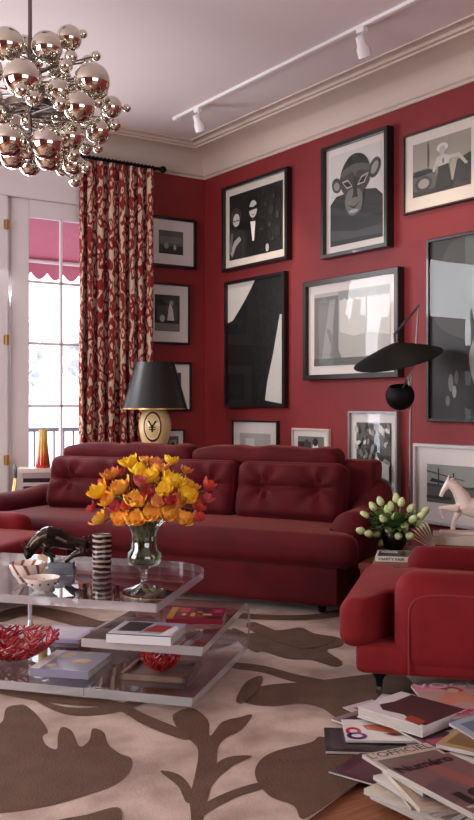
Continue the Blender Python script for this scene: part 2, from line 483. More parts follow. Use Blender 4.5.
CW = cx1 - cx0; topz = (cz1 + cz1b) / 2 - .03
nx, nz_ = 150, 60
vs = []; uvs = []
L = 0; prev = None
for i in range(nx + 1):
    t = i / nx
    ph = t * 2 * PI * 7.5 + .7 * math.sin(t * 9)
    amp = .045 + .012 * math.sin(t * 23)
    px_, py_ = t * CW + .012 * math.sin(2 * ph), -amp * math.cos(ph)
    if prev: L += math.hypot(px_ - prev[0], py_ - prev[1])
    prev = (px_, py_)
    for j in range(nz_ + 1):
        z = topz * (j / nz_)
        k = 1 + .25 * (1 - j / nz_)
        vs.append((px_ + .01 * math.sin(z * 3 + t * 20) * (1 - j / nz_), py_ * k, z + .02)); uvs.append((L, z))
fs = [(i * (nz_ + 1) + j, (i + 1) * (nz_ + 1) + j, (i + 1) * (nz_ + 1) + j + 1, i * (nz_ + 1) + j + 1) for i in range(nx) for j in range(nz_)]
b = MB(); b.add(vs, fs)
co = b.build('cloth', ikat(), ct, smooth=80)
uvl = co.data.uv_layers.new(name='UVMap')
for lp in co.data.loops: uvl.data[lp.index].uv = uvs[lp.vertex_index]
sm = co.modifiers.new('thickness', 'SOLIDIFY'); sm.thickness = .004
rd = thing('curtain_rod', 'dark iron curtain rod with finial above the ikat curtain', 'curtain rod', (0, -.13, 0))
b = MB(); b.tube([(cx0 - .9, 0, topz + .045), (cx1 + .06, 0, topz + .045)], .014, 10)
b.build('pole', M['blackmat'], rd)
MB().sphere((cx1 + .09, 0, topz + .045), .032, 14).build('finial', M['blackmat'], rd)
MB().tube([(cx1 + .03, 0, topz + .045), (cx1 + .03, .125, topz + .045)], .008, 8).build('bracket', M['blackmat'], rd)
rg = None
for i in range(20):
    x = cx0 + (i + .5) / 20 * CW
    if rg is None:
        b = MB(); b.tube([(math.cos(a * PI / 8) * .0, math.cos(a * PI / 8) * .024, math.sin(a * PI / 8) * .024 - .006) for a in range(17)], .004, 6)
        rg = b.build('curtain_ring', M['blackmat'], rd, loc=(x, 0, topz + .045))
    else:
        c = rg.copy(); COL.objects.link(c); c.parent = rd; c.location = (x, 0, topz + .045)

# ================================================================== FRAMED PICTURES
def framed(label, wall, pxs, tops, bots, fw, fd, fmat, mw, mmat, art, pdep=0, group=None, name='framed_photograph'):
    """pxs (left,right) pixel columns, tops / bots pixel rows at those columns, solved on the wall plane"""
    f = (lambda a, b_: wall_r(a, b_, -fd)) if wall == 'R' else (lambda a, b_: wall_l(a, b_, -fd))
    (a0, zt0), (a1, zt1) = f(pxs[0], tops[0]), f(pxs[1], tops[1])
    zb0, zb1 = f(pxs[0], bots[0])[1], f(pxs[1], bots[1])[1]
    zt, zb = (zt0 + zt1) / 2, (zb0 + zb1) / 2
    w_, h_ = a1 - a0, zt - zb
    if wall == 'R': loc = (-.002, -(a0 + a1) / 2, zb); rz = -PI / 2
    else: loc = ((a0 + a1) / 2, -.002, zb); rz = 0
    t = thing(name, label, 'picture', loc, rz, group)
    hw = w_ / 2
    b = MB()
    o_ = [(-hw, 0), (hw, 0), (hw, h_), (-hw, h_)]; i_ = [(-hw + fw, fw), (hw - fw, fw), (hw - fw, h_ - fw), (-hw + fw, h_ - fw)]
    e_ = [(-hw + .004, .004), (hw - .004, .004), (hw - .004, h_ - .004), (-hw + .004, h_ - .004)]
    vs = [(x, 0, z) for x, z in o_] + [(x, -fd + .004, z) for x, z in o_] + [(x, -fd, z) for x, z in e_] + [(x, -fd, z) for x, z in i_] + [(x, -.006, z) for x, z in i_]
    fs = []
    for r_ in range(4):
        for k in range(4): fs.append((r_ * 4 + k, r_ * 4 + (k + 1) % 4, (r_ + 1) * 4 + (k + 1) % 4, (r_ + 1) * 4 + k))
    b.add(vs, fs); b.build('frame', fmat, t, smooth=30)
    iw, ih = hw - fw, h_ - 2 * fw
    yb = -fd * .45
    if isinstance(mw, tuple) or mw > 0:
        b = MB(); b.box(-iw, yb, fw, iw, yb + .004, h_ - fw); b.build('mount', mmat, t, smooth=0)
    mwx, mwt, mwb = (mw, mw, mw * 1.15) if not isinstance(mw, tuple) else mw
    pw, phh = 2 * (iw - mwx), ih - mwt - mwb
    mats, mi = [], {}
    b = MB(); lay = 0
    base, polys = art
    def idx(m):
        if m not in mi: mi[m] = len(mats); mats.append(M[m])
        return mi[m]
    b.box(-pw / 2, yb - .0015, fw + mwb, pw / 2, yb + .001, fw + mwb + phh, idx(base))
    for m, pl, *sm_ in polys:
        lay += 1
        P = [(-pw / 2 + min(1, max(0, u)) * pw, fw + mwb + min(1, max(0, v)) * phh) for u, v in (smooth_pts(pl, 5) if sm_ else pl)]
        b.flat(P[::-1], yb - .0015 - .0005 * lay, idx(m), axis='y')
    b.build('print', mats, t, smooth=0)
    MB().flat([(-iw, fw), (iw, fw), (iw, h_ - fw), (-iw, h_ - fw)][::-1], -fd * .8, axis='y').build('glazing', M['fglass'], t, smooth=0)
    return t
def ell(cx, cy, rx, ry, n=16, rot=0):
    return [(cx + rx * math.cos(2 * PI * i / n) * math.cos(rot) - ry * math.sin(2 * PI * i / n) * math.sin(rot), cy + rx * math.cos(2 * PI * i / n) * math.sin(rot) + ry * math.sin(2 * PI * i / n) * math.cos(rot)) for i in range(n)]
def rc(a, b_, c, d): return [(a, b_), (c, b_), (c, d), (a, d)]
# couple in evening dress, one masked
art1 = ('g24', [('g10', rc(.12, 0, .62, .55)), ('g40', [(0, .0), (0, .40), (.12, .46), (.30, .42), (.36, .02)]), ('g60', ell(.13, .66, .11, .13), 1), ('g200', ell(.14, .60, .065, .10), 1), ('g110', rc(.07, .58, .20, .60)),
   ('g170', [(.02, .12), (.10, .28), (.20, .34), (.24, .28), (.14, .20), (.06, .04)]), ('g110', [(0, .2), (.04, .42), (.08, .4), (.05, .1)]),
   ('g10', [(.30, 0), (.33, .45), (.40, .56), (.56, .58), (.70, .48), (.76, .05), (.74, 0)]), ('g10', ell(.47, .80, .10, .10), 1), ('g200', ell(.47, .70, .075, .13), 1), ('g10', [(.38, .75), (.47, .73), (.56, .77), (.55, .69), (.47, .69), (.39, .68)]), ('g110', rc(.44, .61, .50, .62)),
   ('g225', [(.42, .54), (.52, .55), (.49, .22), (.46, .22)]), ('g10', [(.41, .52), (.53, .56), (.53, .51), (.42, .56)]), ('g85', rc(.60, .36, .66, .37)), ('g40', ell(.80, .62, .05, .08)), ('g60', ell(.92, .52, .03, .05)), ('g60', ell(.78, .40, .03, .03)), ('g170', ell(.74, .07, .03, .06)), ('g40', ell(.92, .28, .05, .08)), ('g60', ell(.66, .9, .02, .02)), ('g60', ell(.86, .8, .02, .03)), ('g60', ell(.70, .72, .02, .03)), ('g60', ell(.84, .18, .03, .02))])
framed('black framed evening photograph of a masked man in a bow tie, nearest the corner', 'R', (221.5, 286.5), (189.5, 165), (515 / 3.386 + 120, 259.5), .028, .06, M['black'], .062, M['matc'], art1)
# tall abstract
art2 = ('g10', [('g200', [(0, .97), (0, .68), (.10, .70), (.28, .82), (.42, .93), (.50, 1), (0, 1)]), ('g200', [(1, .70), (.93, .70), (.82, .40), (.72, .18), (.68, .03), (1, 0)])])
framed('tall black framed abstract print, black shape on white, above the sofa back', 'R', (224, 284), (282, 271), (407.5, 407.5), .03, .05, M['black'], .0, M['mat'], art2)
# masked head
art3 = ('g200', [('g40', [(0, 0), (0, .46), (.12, .54), (.3, .55), (.62, .55), (.88, .52), (1, .44), (1, 0)]), ('g24', [(0, 0), (0, .36), (.25, .32), (.6, .24), (1, .26), (1, 0)]), ('g60', [(0, .18), (.5, .12), (1, .14), (1, .04), (0, .06)]),
   ('g60', ell(.13, .66, .10, .08, rot=-.4), 1), ('g140', ell(.13, .65, .06, .045, rot=-.4), 1), ('g60', ell(.86, .74, .12, .09, rot=.7), 1), ('g140', ell(.86, .74, .08, .05, rot=.7), 1),
   ('g24', [(.22, .74), (.30, .88), (.46, .95), (.64, .92), (.75, .82), (.74, .72), (.5, .78)], 1), ('g60', [(.22, .76), (.22, .62), (.30, .52), (.34, .42), (.60, .42), (.66, .52), (.76, .62), (.76, .76), (.5, .82)], 1), ('g110', [(.30, .44), (.36, .56), (.48, .58), (.60, .54), (.64, .42), (.58, .32), (.40, .30)], 1),
   ('g85', [(.24, .72), (.44, .76), (.50, .70), (.56, .76), (.76, .73), (.74, .80), (.5, .84), (.26, .80)], 1),
   ('g170', [(.24, .68), (.36, .69), (.45, .60), (.34, .59)]), ('g10', [(.27, .665), (.36, .67), (.43, .61), (.34, .61)]), ('g170', [(.54, .60), (.62, .69), (.76, .71), (.68, .61)]), ('g10', [(.57, .62), (.63, .67), (.73, .69), (.66, .62)]),
   ('g40', [(.46, .50), (.48, .70), (.53, .70), (.54, .50), (.50, .48)]), ('g10', ell(.465, .49, .02, .012)), ('g10', ell(.535, .49, .02, .012)), ('g24', [(.34, .42), (.48, .38), (.62, .43), (.48, .36)]), ('g170', ell(.48, .335, .09, .018))])
framed('black framed portrait of a head in a carved animal mask', 'R', (320.5, 387), (148.4, 125), (260, 246), .032, .07, M['black'], .05, M['mat'], art3)
# woman by a car
art4 = ('sep2', [('sep3', rc(0, 0, 1, .16)), ('g85', [(0, .1), (0, .48), (.25, .50), (.42, .42), (.45, .1)]), ('g24', [(0, .38), (.05, .47), (.30, .47), (.38, .40), (.1, .36)]), ('g60', ell(.2, .22, .16, .14)), ('g140', ell(.2, .22, .10, .09)),
   ('g40', [(.7, .1), (.78, .5), (1, .58), (1, .1)]), ('g60', rc(.27, .5, .29, .95)), ('g200', ell(.53, .80, .10, .08)), ('g170', ell(.53, .75, .055, .08)), ('g170', [(.36, .40), (.44, .64), (.54, .68), (.66, .62), (.82, .62), (.96, .40), (.92, .38), (.80, .55), (.66, .55), (.64, .36), (.46, .34), (.45, .52), (.40, .38)]),
   ('g40', [(.46, .46), (.64, .48), (.66, .30), (.70, .05), (.40, .05), (.44, .28)]), ('g110', ell(.55, .55, .02, .05))])
framed('cream mounted sepia photograph of a smiling woman beside an old car', 'R', (402.7, 480), (135.6, 112), (214, 199), .014, .03, M['darkwood'], (.075, .07, .095), M['matc'], art4)
# wide print with the glass reflection of window and scalloped awning painted in
art5_reflection = ('g170', [('g110', [(0, 0), (0, .95), (.34, .95), (.34, 0)]), ('g140', [(.1, .05), (.22, .9), (.30, .9), (.22, .05)]), ('g200', rc(.36, .25, 1, .92)), ('g140', rc(.70, .3, .72, .95)), ('g170', [(.36, .2), (.36, .45), (.55, .38), (.75, .42), (1, .36), (1, .2)]), ('g110', [(.30, .02), (.18, .5), (.22, .5), (.42, .02)]),
   ('g140', [(.34, 1), (.34, .90)] + [(.34 + .66 * i / 40, .90 - .03 * abs(math.sin(i / 40 * PI * 8))) for i in range(41)] + [(1, 1)]), ('g85', rc(0, 0, 1, .10))])
framed('wide pewter framed photograph behind shiny glass, behind the shade of the floor lamp', 'R', (302.5, 398), (280.7, 268.5), (380, 377.5), .04, .065, M['pewter'], (.075, .07, .07), M['mat'], art5_reflection)
# large dark print
art6 = ('g40', [('g24', rc(0, 0, 1, .28)), ('g60', [(.05, .60), (.3, .98), (1, 1), (1, .45), (.4, .45)], 1), ('g24', [(.42, .70), (.46, .71), (.80, .35), (.78, .33)]), ('g24', rc(.52, .38, .95, .40)), ('g140', [(.55, .35), (.70, .12), (.95, .14), (1, .5), (.8, .55)], 1), ('g110', ell(.30, .20, .035, .05)), ('g140', ell(.35, .15, .03, .035)), ('g110', ell(.26, .10, .03, .03)), ('g85', ell(.38, .23, .03, .04))])
framed('large black framed dark print cut by the edge of the photo, above the white horse', 'R', (426, 505), (240, 224), (421, 424), .022, .04, M['black'], .0, M['mat'], art6)
art7 = ('g170', [('g110', [(0, .0), (0, .3), (.3, .35), (.6, .25), (1, .3), (1, 0)]), ('g40', rc(.45, .25, .6, .42)), ('g200', rc(.2, .4, .5, .8))])
framed('small black framed photograph with a wide pale mount, under the tall abstract print', 'R', (231.5, 277), (420.5, 420.5), (474, 476), .014, .03, M['black'], (.10, .10, .12), M['mat'], art7)
art8 = ('g110', [('g24', rc(.0, .0, .5, .8)), ('g60', ell(.35, .6, .12, .3)), ('g225', ell(.68, .45, .12, .4)), ('g40', ell(.68, .8, .10, .15))])
framed('small pale wood framed photograph standing out above the middle of the sofa', 'R', (291.5, 328.5), (428, 429), (472, 474), .016, .03, mat('pale_wood', (196, 176, 160), .5), (.055, .05, .06), M['mat'], art8)
# plants behind a window
pl = [('g60', rc(0, .05, 1, .5)), ('g85', rc(0, .5, 1, 1))]
random.seed(3)
for i in range(46): pl.append((random.choice(['g140', 'g170', 'g40', 'g200', 'g110']), ell(random.random(), .35 + .6 * random.random(), .05 + .04 * random.random(), .02 + .04 * random.random(), 6, random.random() * 3)))
pl += [('g170', [(.72, .18), (.74, .42), (1, .36), (1, .12)]), ('g24', rc(.45, .02, .52, .4)), ('g140', rc(0, 0, 1, .06))]
framed('silver framed photograph of dense leafy plants, behind the sofa arm', 'R', (347.5, 397), (410.5, 411), (499, 502), .02, .045, M['silver'], (.06, .07, .08), M['mat'], ('g110', pl))
art10 = ('g140', [('g85', rc(0, 0, 1, .42)), ('g60', [(0, .42), (0, .50), (.55, .46), (1, .52), (1, .40)]), ('g24', [(.05, .55), (.60, .44), (.62, .47), (.08, .64)]), ('g40', rc(.18, .45, .20, .9)), ('g40', rc(.42, .42, .44, .82)), ('g24', [(.78, .35), (.80, .62), (.84, .66), (.88, .60), (.88, .35)]), ('g24', ell(.84, .70, .03, .04)), ('g60', [(0, .8), (.6, .62), (.6, .64), (0, .84)]), ('g40', rc(0, .1, .4, .18))])
framed('silver white framed photograph of a harbour, behind the white horse', 'R', (412.7, 505), (443.5, 447), (524, 532), .022, .04, mat('white_silver_frame', (190, 186, 184), .4, .2), (.10, .12, .13), M['mat'], art10)
# window wall
art11 = ('g85', [('g40', rc(0, 0, 1, .35)), ('g110', rc(.05, .45, .95, .75)), ('g140', ell(.3, .35, .1, .14)), ('g170', ell(.65, .3, .06, .12))])
framed('small black framed photograph with a wide mount, highest beside the curtain', 'L', (146, 197), (214, 219.5), (265, 270.5), .03, .035, M['black'], (.115, .10, .10), M['mat'], art11)
art12 = ('g24', [('g60', rc(.1, .3, .9, .7)), ('g200', [(.5, .3), (.55, .62), (.62, .85), (.72, .6), (.78, .3)]), ('g170', ell(.3, .35, .1, .1)), ('g110', rc(0, 0, 1, .22)), ('g140', ell(.68, .78, .06, .08))])
framed('black framed photograph of pale statues, second down beside the curtain', 'L', (145, 190.5), (281, 285), (343, 345), .02, .035, M['black'], (.09, .09, .10), M['mat'], art12)
art13 = ('g60', [('g140', rc(.2, .2, .8, .6)), ('g24', rc(.2, .6, .8, .9))])
framed('black framed photograph partly hidden by the black lampshade', 'L', (148, 192), (361, 362.5), (411, 411.5), .02, .035, M['black'], (.09, .08, .09), M['mat'], art13)
framed('smallest black framed photograph, beside the painted lamp base', 'L', (162, 185), (429.5, 429.5), (462, 462), .014, .03, M['black'], (.05, .05, .05), M['mat'], ('g85', [('g140', rc(.2, .2, .8, .8)), ('g24', ell(.5, .5, .2, .2))]))

# ================================================================== TRACK LIGHTS
tr = thing('ceiling_track', 'white spotlight track along the ceiling', 'track', (-.87, 0, ZC))
def on_track(px, py):
    a = (px - 237) / FPX; dr = FV + RV * a; t = (-.87 - CAM.x) / dr.x; return CAM.y + t * dr.y
ya, yb_ = on_track(175, 122), on_track(405, 0) - 1.5
MB().box(-.018, yb_, -.022, .018, ya, 0, bev=.003).build('rail', M['white'], tr)
MB().box(-.02, ya - .06, -.03, .02, ya + .012, 0, bev=.004).build('end_feed', M['white'], tr)
def spot(px, tgt, label):
    y = on_track(px, 0)
    t = thing('track_spotlight', label, 'spotlight', (-.87, y, ZC - .022))
    MB().box(-.02, -.035, -.03, .02, .035, 0, bev=.003).tube([(0, 0, -.025), (0, 0, -.075)], .008, 8).build('bracket', M['white'], t)
    d = (Vector(tgt) - Vector((-.87, y, ZC - .12))).normalized()
    q = d.to_track_quat('-Z', 'Y').to_matrix().to_4x4()
    x_ = Matrix.Translation((0, 0, -.105)) @ q
    MB().lathe([(.012, .06), (.028, .05), (.030, .0), (.042, -.02), (.044, -.075), (.038, -.075), (.034, -.03), (0.001, -.028)], 20, xf=x_, cap=False).build('spotlight_head', M['white'], t)
    MB().lathe([(.0001, -.04), (.034, -.042), (.034, -.045), (.0001, -.048)], 16, xf=x_, cap=False).build('bulb', mat('bulb_face', (230, 220, 210), .3), t)
    l = bpy.data.lights.new('spot_beam', 'SPOT'); l.energy = 42; l.spot_size = rad(70); l.spot_blend = .9; l.color = (1, .80, .62); l.shadow_soft_size = .04
    o = bpy.data.objects.new('spot_beam', l); COL.objects.link(o)
    o.location = Vector((-.87, y, ZC - .127)) + d * .09; o.rotation_euler = d.to_track_quat('-Z', 'Y').to_euler()
spot(198, (0, -1.0, 1.9), 'white track spotlight at the far end near the corner')
spot(362, (0, -3.0, 1.9), 'white track spotlight above the masked head portrait')

# ================================================================== RUG
random.seed(11)
rug_c = PZ(362, 781); e1 = (RV * .568 + FV * .823); e2 = (RV * -.823 + FV * .568)
def rp(a, b_): p = rug_c + e1 * a + e2 * b_; return (p.x, p.y)
M['rug1'] = mat('beige_silk_rug', (192, 168, 154), .85, c2=(142, 116, 104), nscale=4, bump=.25, bscale=90, sheen=.15)
M['rug2'] = mat('brown_wool_leaf', (96, 68, 52), .95, c2=(84, 58, 44), nscale=9, bump=.5, bscale=160)
b = MB(); b.slab([rp(-1.8, 0), rp(2.85, 0), rp(2.85, 3.9), rp(-1.8, 3.9)], .001, .014, 0)
def zA(L): return [(x / 1.975, 640 + y / 1.975) for x, y in L]
def zB(L): return [(200 + x / 2.37, 560 + y / 2.37) for x, y in L]
shapes = [
 zA([(-60, 175), (0, 165), (12, 135), (35, 128), (52, 130), (75, 150), (95, 180), (84, 190), (92, 208), (112, 215), (114, 190), (122, 172), (142, 180), (157, 210), (176, 198), (183, 175), (205, 182), (213, 205), (235, 223), (260, 235), (255, 262), (225, 287), (170, 307), (100, 327), (0, 342), (-80, 340)]),
 [(175, 713), (192, 708), (208, 720), (210, 736), (222, 722), (240, 717), (252, 715), (241, 730), (226, 738), (218, 748), (216, 768), (209, 795), (203, 822), (204, 850), (188, 850), (191, 820), (190, 798), (196, 770), (198, 750), (190, 740), (178, 729), (173, 719)],
 [(160, 771), (178, 774), (190, 786), (194, 800), (186, 802), (178, 786)],
 [(252, 756), (228, 757), (212, 768), (202, 790), (205, 797), (216, 780), (234, 765)],
 zB([(0, 585), (60, 552), (135, 528), (150, 540), (90, 560), (30, 590), (0, 610)]),
 zB([(130, 500), (147, 470), (187, 450), (262, 432), (285, 418), (330, 433), (400, 462), (392, 512), (328, 560), (266, 604), (238, 612), (222, 582), (170, 562), (140, 532)]),
 zB([(105, 337), (128, 308), (160, 296), (230, 290), (300, 283), (390, 272), (480, 270), (520, 330), (474, 372), (400, 380), (335, 380), (292, 352), (240, 340), (170, 346)]),
 zB([(72, 243), (150, 250), (225, 270), (310, 288), (300, 300), (215, 286), (150, 266), (80, 256)]),
 zB([(90, 180), (150, 170), (200, 165), (240, 160), (272, 174), (330, 184), (336, 202), (300, 214), (336, 240), (318, 252), (262, 236), (210, 234), (150, 216), (105, 206)]),
 zB([(60, 120), (130, 128), (250, 130), (345, 118), (345, 130), (250, 142), (130, 140), (60, 134)]),
 zA([(-20, 84), (60, 102), (150, 112), (235, 122), (290, 148), (370, 182), (362, 196), (285, 168), (228, 136), (140, 128), (60, 118), (-20, 100)]),
 zA([(60, 112), (130, 132), (215, 130), (300, 108), (302, 118), (220, 144), (128, 146)]),
 zA([(110, 360), (170, 345), (232, 330), (240, 356), (236, 400), (150, 400)]),
 [(40, 655), (60, 640), (90, 632), (130, 630), (120, 640), (80, 648), (56, 662)], [(150, 640), (180, 634), (225, 628), (240, 640), (205, 650), (170, 650)],
 [(0, 612), (30, 606), (70, 612), (110, 622), (150, 616), (150, 624), (105, 632), (60, 622), (28, 615), (0, 622)],
 [(232, 628), (247, 634), (262, 646), (256, 652), (240, 642)], [(236, 700), (246, 682), (262, 676), (258, 690), (244, 702)],
 [(255, 622), (300, 640), (330, 636), (332, 642), (300, 648), (250, 630)],
]
for k_, L in enumerate(shapes):
    zz = .0150 + .0002 * k_
    P = [PZ(x, y, zz) for x, y in smooth_pts(L, 4)]
    b.flat([(p.x, p.y) for p in P], zz, 1)
rug = b.build('area_rug', [M['rug1'], M['rug2']], smooth=0)
tag(rug, 'large beige rug with brown leaf silhouettes lying on the parquet', 'rug')
RZ = .019

# ================================================================== SOFA
def tshape(yc, xin, fr=.05):      # pull the sides in behind the front of the arms
    def fn(p):
        k = 1 / (1 + math.exp(-(p.y - yc) / (fr * .35)))
        lim = xin
        if abs(p.x) > lim: p.x = math.copysign(abs(p.x) + (lim - abs(p.x)) * k, p.x)
        return p
    return fn
sofa = thing('velvet_sofa', 'long burgundy velvet sofa with tufted back cushions across the corner', 'sofa', W(-.44, 6.32, RZ), ZR(-24.6))
b = MB(); b.rbox(2.66, .90, .24, .03, seg=10, xf=Matrix.Translation((0, -.01, .17))); b.build('base', M['velvet'], sofa)
b = MB(); b.rbox(2.80, .84, .19, .08, seg=26, puff=.022, fn=tshape(-.22, 1.17), xf=Matrix.Translation((.04, -.10, .375))); b.build('seat_cushion', M['velvet'], sofa)
def armfn(sx):
    def fn(p):      # p about the arm centre, z 0 = mid
        t = min(1, max(0, (p.y + .05) / .42)); t = t * t * (3 - 2 * t)
        u = (p.z + .23) / .46
        p.z += u * ((.17 if sx > 0 else .03) * t)
        p.x += sx * (.05 * u * (1 - .3 * t))
        return p
    return fn
for sx in (-1, 1):
    b = MB(); b.rbox(.25, .76, .46, .115, seg=18, fn=armfn(sx), xf=Matrix.Translation((sx * 1.28, .10, .35)))
    b.build('arm', M['velvet'], sofa)
b = MB()
def bk(p): p.y += .12 * (p.z + .3); return p
b.rbox(2.40, .24, .60, .045, seg=16, fn=bk, xf=Matrix.Translation((.125, .34, .555))); b.build('backrest', M['velvet'], sofa)
for i, cx in enumerate((-.685, .07, .825)):
    b = MB(); mt = Matrix.Translation((cx, .115, .648)) @ Matrix.Rotation(rad(-14), 4, 'X')
    b.rbox(.75, .20, .39, .07, seg=34, puff=.035, puffside=1, tufts=((-.17, .02), (.19, .02)), xf=mt)
    b.build('back_cushion', M['velvet'], sofa)
def bol(p):
    p.z += .006 * math.sin(p.x * 17) + .004 * math.sin(p.x * 31 + 1); return p
for cx in (-.50, .575):
    b = MB(); b.rbox(1.08, .22, .125, .06, seg=22, fn=bol, puff=.012, xf=Matrix.Translation((cx, .285, .865)) @ Matrix.Rotation(rad(4), 4, 'X'))
    b.build('head_bolster', M['velvet'], sofa)
for sx in (-1.2, 1.2):
    for y in (-.36, .36):
        b = MB(); b.lathe([(.018, 0), (.022, .01), (.028, .055)], 14, xf=Matrix.Translation((sx, y, 0))); b.build('leg', M['blackmat'], sofa)

# ================================================================== ARMCHAIRS
def make_armchair(label, loc, A):
    t = thing('velvet_armchair', label, 'armchair', loc, ZR(A))
    b = MB(); b.rbox(.93, .86, .125, .03, seg=10, xf=Matrix.Translation((0, .01, .165))); b.build('base', M['velvet2'], t)
    b = MB(); b.rbox(.96, .75, .20, .055, seg=26, puff=.03, fn=tshape(-.22, .275), xf=Matrix.Translation((0, -.115, .31))); b.build('seat_cushion', M['velvet2'], t)
    for sx in (-1, 1):
        def af(p, sx=sx):
            u = max(0, (p.z - .02) / .17)
            p.x -= sx * .025 * u
            return p
        b = MB(); b.rbox(.205, .73, .42, .09, seg=16, fn=af, xf=Matrix.Translation((sx * .372, .10, .315)))
        ar = b.build('arm', M['velvet2'], t)
        b = MB(); P = [(-.20, .115), (-.20, .35), (-.193, .395), (-.17, .425), (-.13, .44), (-.06, .446), (.08, .446), (.44, .446)]
        P = smooth_pts(P, 4, False)
        b.tube([(sx * (.4755 - .025 * max(0, (z - .32) / .17)), y, z) for y, z in P], .0035, 6)
        b.build('piping', M['piping'], ar)
    b = MB()
    def bf(p): p.y += .22 * (p.z + .3); return p
    b.rbox(.90, .20, .66, .085, seg=16, fn=bf, xf=Matrix.Translation((0, .36, .48))); b.build('backrest', M['velvet2'], t)
    b = MB(); b.rbox(.56, .18, .42, .08, seg=18, puff=.03, puffside=1, xf=Matrix.Translation((0, .22, .60)) @ Matrix.Rotation(rad(-12), 4, 'X')); b.build('back_cushion', M['velvet2'], t)
    for sx in (-1, 1):
        for y in (-.33, .36):
            b = MB(); b.lathe([(.011, .03), (.013, .036), (.016, .06), (.030, .085), (.042, .105)], 16, xf=Matrix.Translation((sx * .37, y, 0)))
            lg = b.build('leg', M['blackmat'], t)
            b = MB(); b.tube([(sx * .37 - .009, y, .014), (sx * .37 + .009, y, .014)], .014, 12).tube([(sx * .37, y, .02), (sx * .37, y, .034)], .012, 8)
            b.build('caster', M['steel'], lg)
    return t
make_armchair('crimson velvet armchair with its corner over the heap of magazines', W(1.015, 4.225, RZ), -104.5)
make_armchair('crimson velvet armchair mostly cut off by the edge of the photo, behind the bowls', W(-1.70, 5.74, RZ), 71)

# ================================================================== ACRYLIC TABLE
TA = ZR(-16)     # local +x along the length towards the viewer's side, local +y away from the camera
def tl(px, py, z, O):        # pixel -> table local
    p = PZ(px, py, z) - O; c, s_ = math.cos(-TA), math.sin(-TA); return (p.x * c - p.y * s_, p.x * s_ + p.y * c)
O = PZ(190, 698, .055 + RZ); O.z = RZ
tb = thing('acrylic_coffee_table', 'low clear acrylic coffee table with folded shelves on the rug', 'coffee table', O, TA)
TH_ = .036
def corner_round(x0, y0, x1, y1, r1, r2):
    P = [(x0, y0)]
    for i in range(9): a = -PI / 2 + i / 8 * PI / 2; P.append((x1 - r1 + r1 * math.cos(a), y0 + r1 + r1 * math.sin(a)))
    for i in range(13): a = i / 12 * PI / 2; P.append((x1 - r2 + r2 * math.cos(a), y1 - r2 + r2 * math.sin(a)))
    P.append((x0, y1)); return P
TX = tl(157, 608, .42, O)
DEP = .90
cr = [(x - .06 * max(0, (y - TX[1]) / .98) * (x > -1), y) for x, y in corner_round(-1.42, TX[1], TX[0], TX[1] + .98, .012, .26)]
b = MB(); b.slab(cr, .382, .418, 0, 1); b.build('table_top', [M['acr'], M['acre']], tb, smooth=30)
def arc(cx, cz, r, a0, a1, n=12): return [(cx + r * math.cos(a0 + (a1 - a0) * i / n), cz + r * math.sin(a0 + (a1 - a0) * i / n)) for i in range(n + 1)]
rb = .107
def ribbon(b, mid, th, xl, xr):      # sheet folded along the back edge: profile in y,z, extruded along x
    n = len(mid); up = []; dn = []
    for i in range(n):
        p0 = Vector(mid[max(0, i - 1)]); p1 = Vector(mid[min(n - 1, i + 1)]); t = (p1 - p0).normalized(); nn = Vector((-t.y, t.x)) * th / 2
        up.append(Vector(mid[i]) + nn); dn.append(Vector(mid[i]) - nn)
    vs = []
    for k, x in enumerate((xl, xr)):
        f = lambda p: x + (.06 * (p.y / .25) * (1 - p.x / DEP) if k else 0)
        vs += [(f(p), p.x, p.y) for p in up] + [(f(p), p.x, p.y) for p in dn]
    fs = []; mi = []
    for i in range(n - 1):
        fs += [(i + 1, i, 2 * n + i, 2 * n + i + 1), (n + i, n + i + 1, 3 * n + i + 1, 3 * n + i), (i, i + 1, n + i + 1, n + i), (2 * n + i + 1, 2 * n + i, 3 * n + i, 3 * n + i + 1)]; mi += [0, 0, 1, 1]
    fs += [(2 * n, 0, n, 3 * n), (2 * n - 1, n - 1, 3 * n - 1, 4 * n - 1)]; mi += [1, 1]
    b.add(vs, fs, mi)
mid = [(0, .02)] + arc(DEP - rb, .02 + rb, rb, -PI / 2, PI / 2) + [(-.03, .02 + 2 * rb)]
b = MB(); ribbon(b, [(y, z + .018) for y, z in mid], TH_, -.46, 0); b.build('folded_shelf', [M['acr'], M['acre']], tb, smooth=30)
b = MB(); b.slab([(-1.40, 0), (-.464, 0), (-.464, DEP), (-1.40, DEP)], .02, .056, 0, 1); b.build('lower_shelf', [M['acr'], M['acre']], tb, smooth=0)
sr = tl(30, 629, .075, O)
MB().lathe([(.03, .0565), (.03, .062), (.014, .08), (.011, .12), (.011, .34), (.02, .37), (.03, .3815)], 20, xf=Matrix.Translation((sr[0], sr[1], 0))).build('support_rod', M['acre'], tb)
ZT, ZM, ZB = .418 + RZ + .001, .266 + RZ + .001, .056 + RZ + .001
TOPH = ZT

# ---- striped glass tumbler
M['strp'] = bpy.data.materials.new('striped_glass'); M['strp'].use_nodes = True
nt = M['strp'].node_tree; bb = nt.nodes['Principled BSDF']; bb.inputs['Roughness'].default_value = .12
tc = nt.nodes.new('ShaderNodeTexCoord'); wv = nt.nodes.new('ShaderNodeTexWave'); wv.bands_direction = 'Z'; wv.inputs['Scale'].default_value = 13; wv.inputs['Distortion'].default_value = 2.4; wv.inputs['Detail Scale'].default_value = 1.2
rr = nt.nodes.new('ShaderNodeValToRGB'); rr.color_ramp.elements[0].color = lin((34, 22, 22)); rr.color_ramp.elements[1].color = lin((190, 168, 158)); rr.color_ramp.elements[0].position = .52; rr.color_ramp.elements[1].position = .72
nt.links.new(tc.outputs['Object'], wv.inputs['Vector']); nt.links.new(wv.outputs[0], rr.inputs[0]); nt.links.new(rr.outputs[0], bb.inputs['Base Color'])
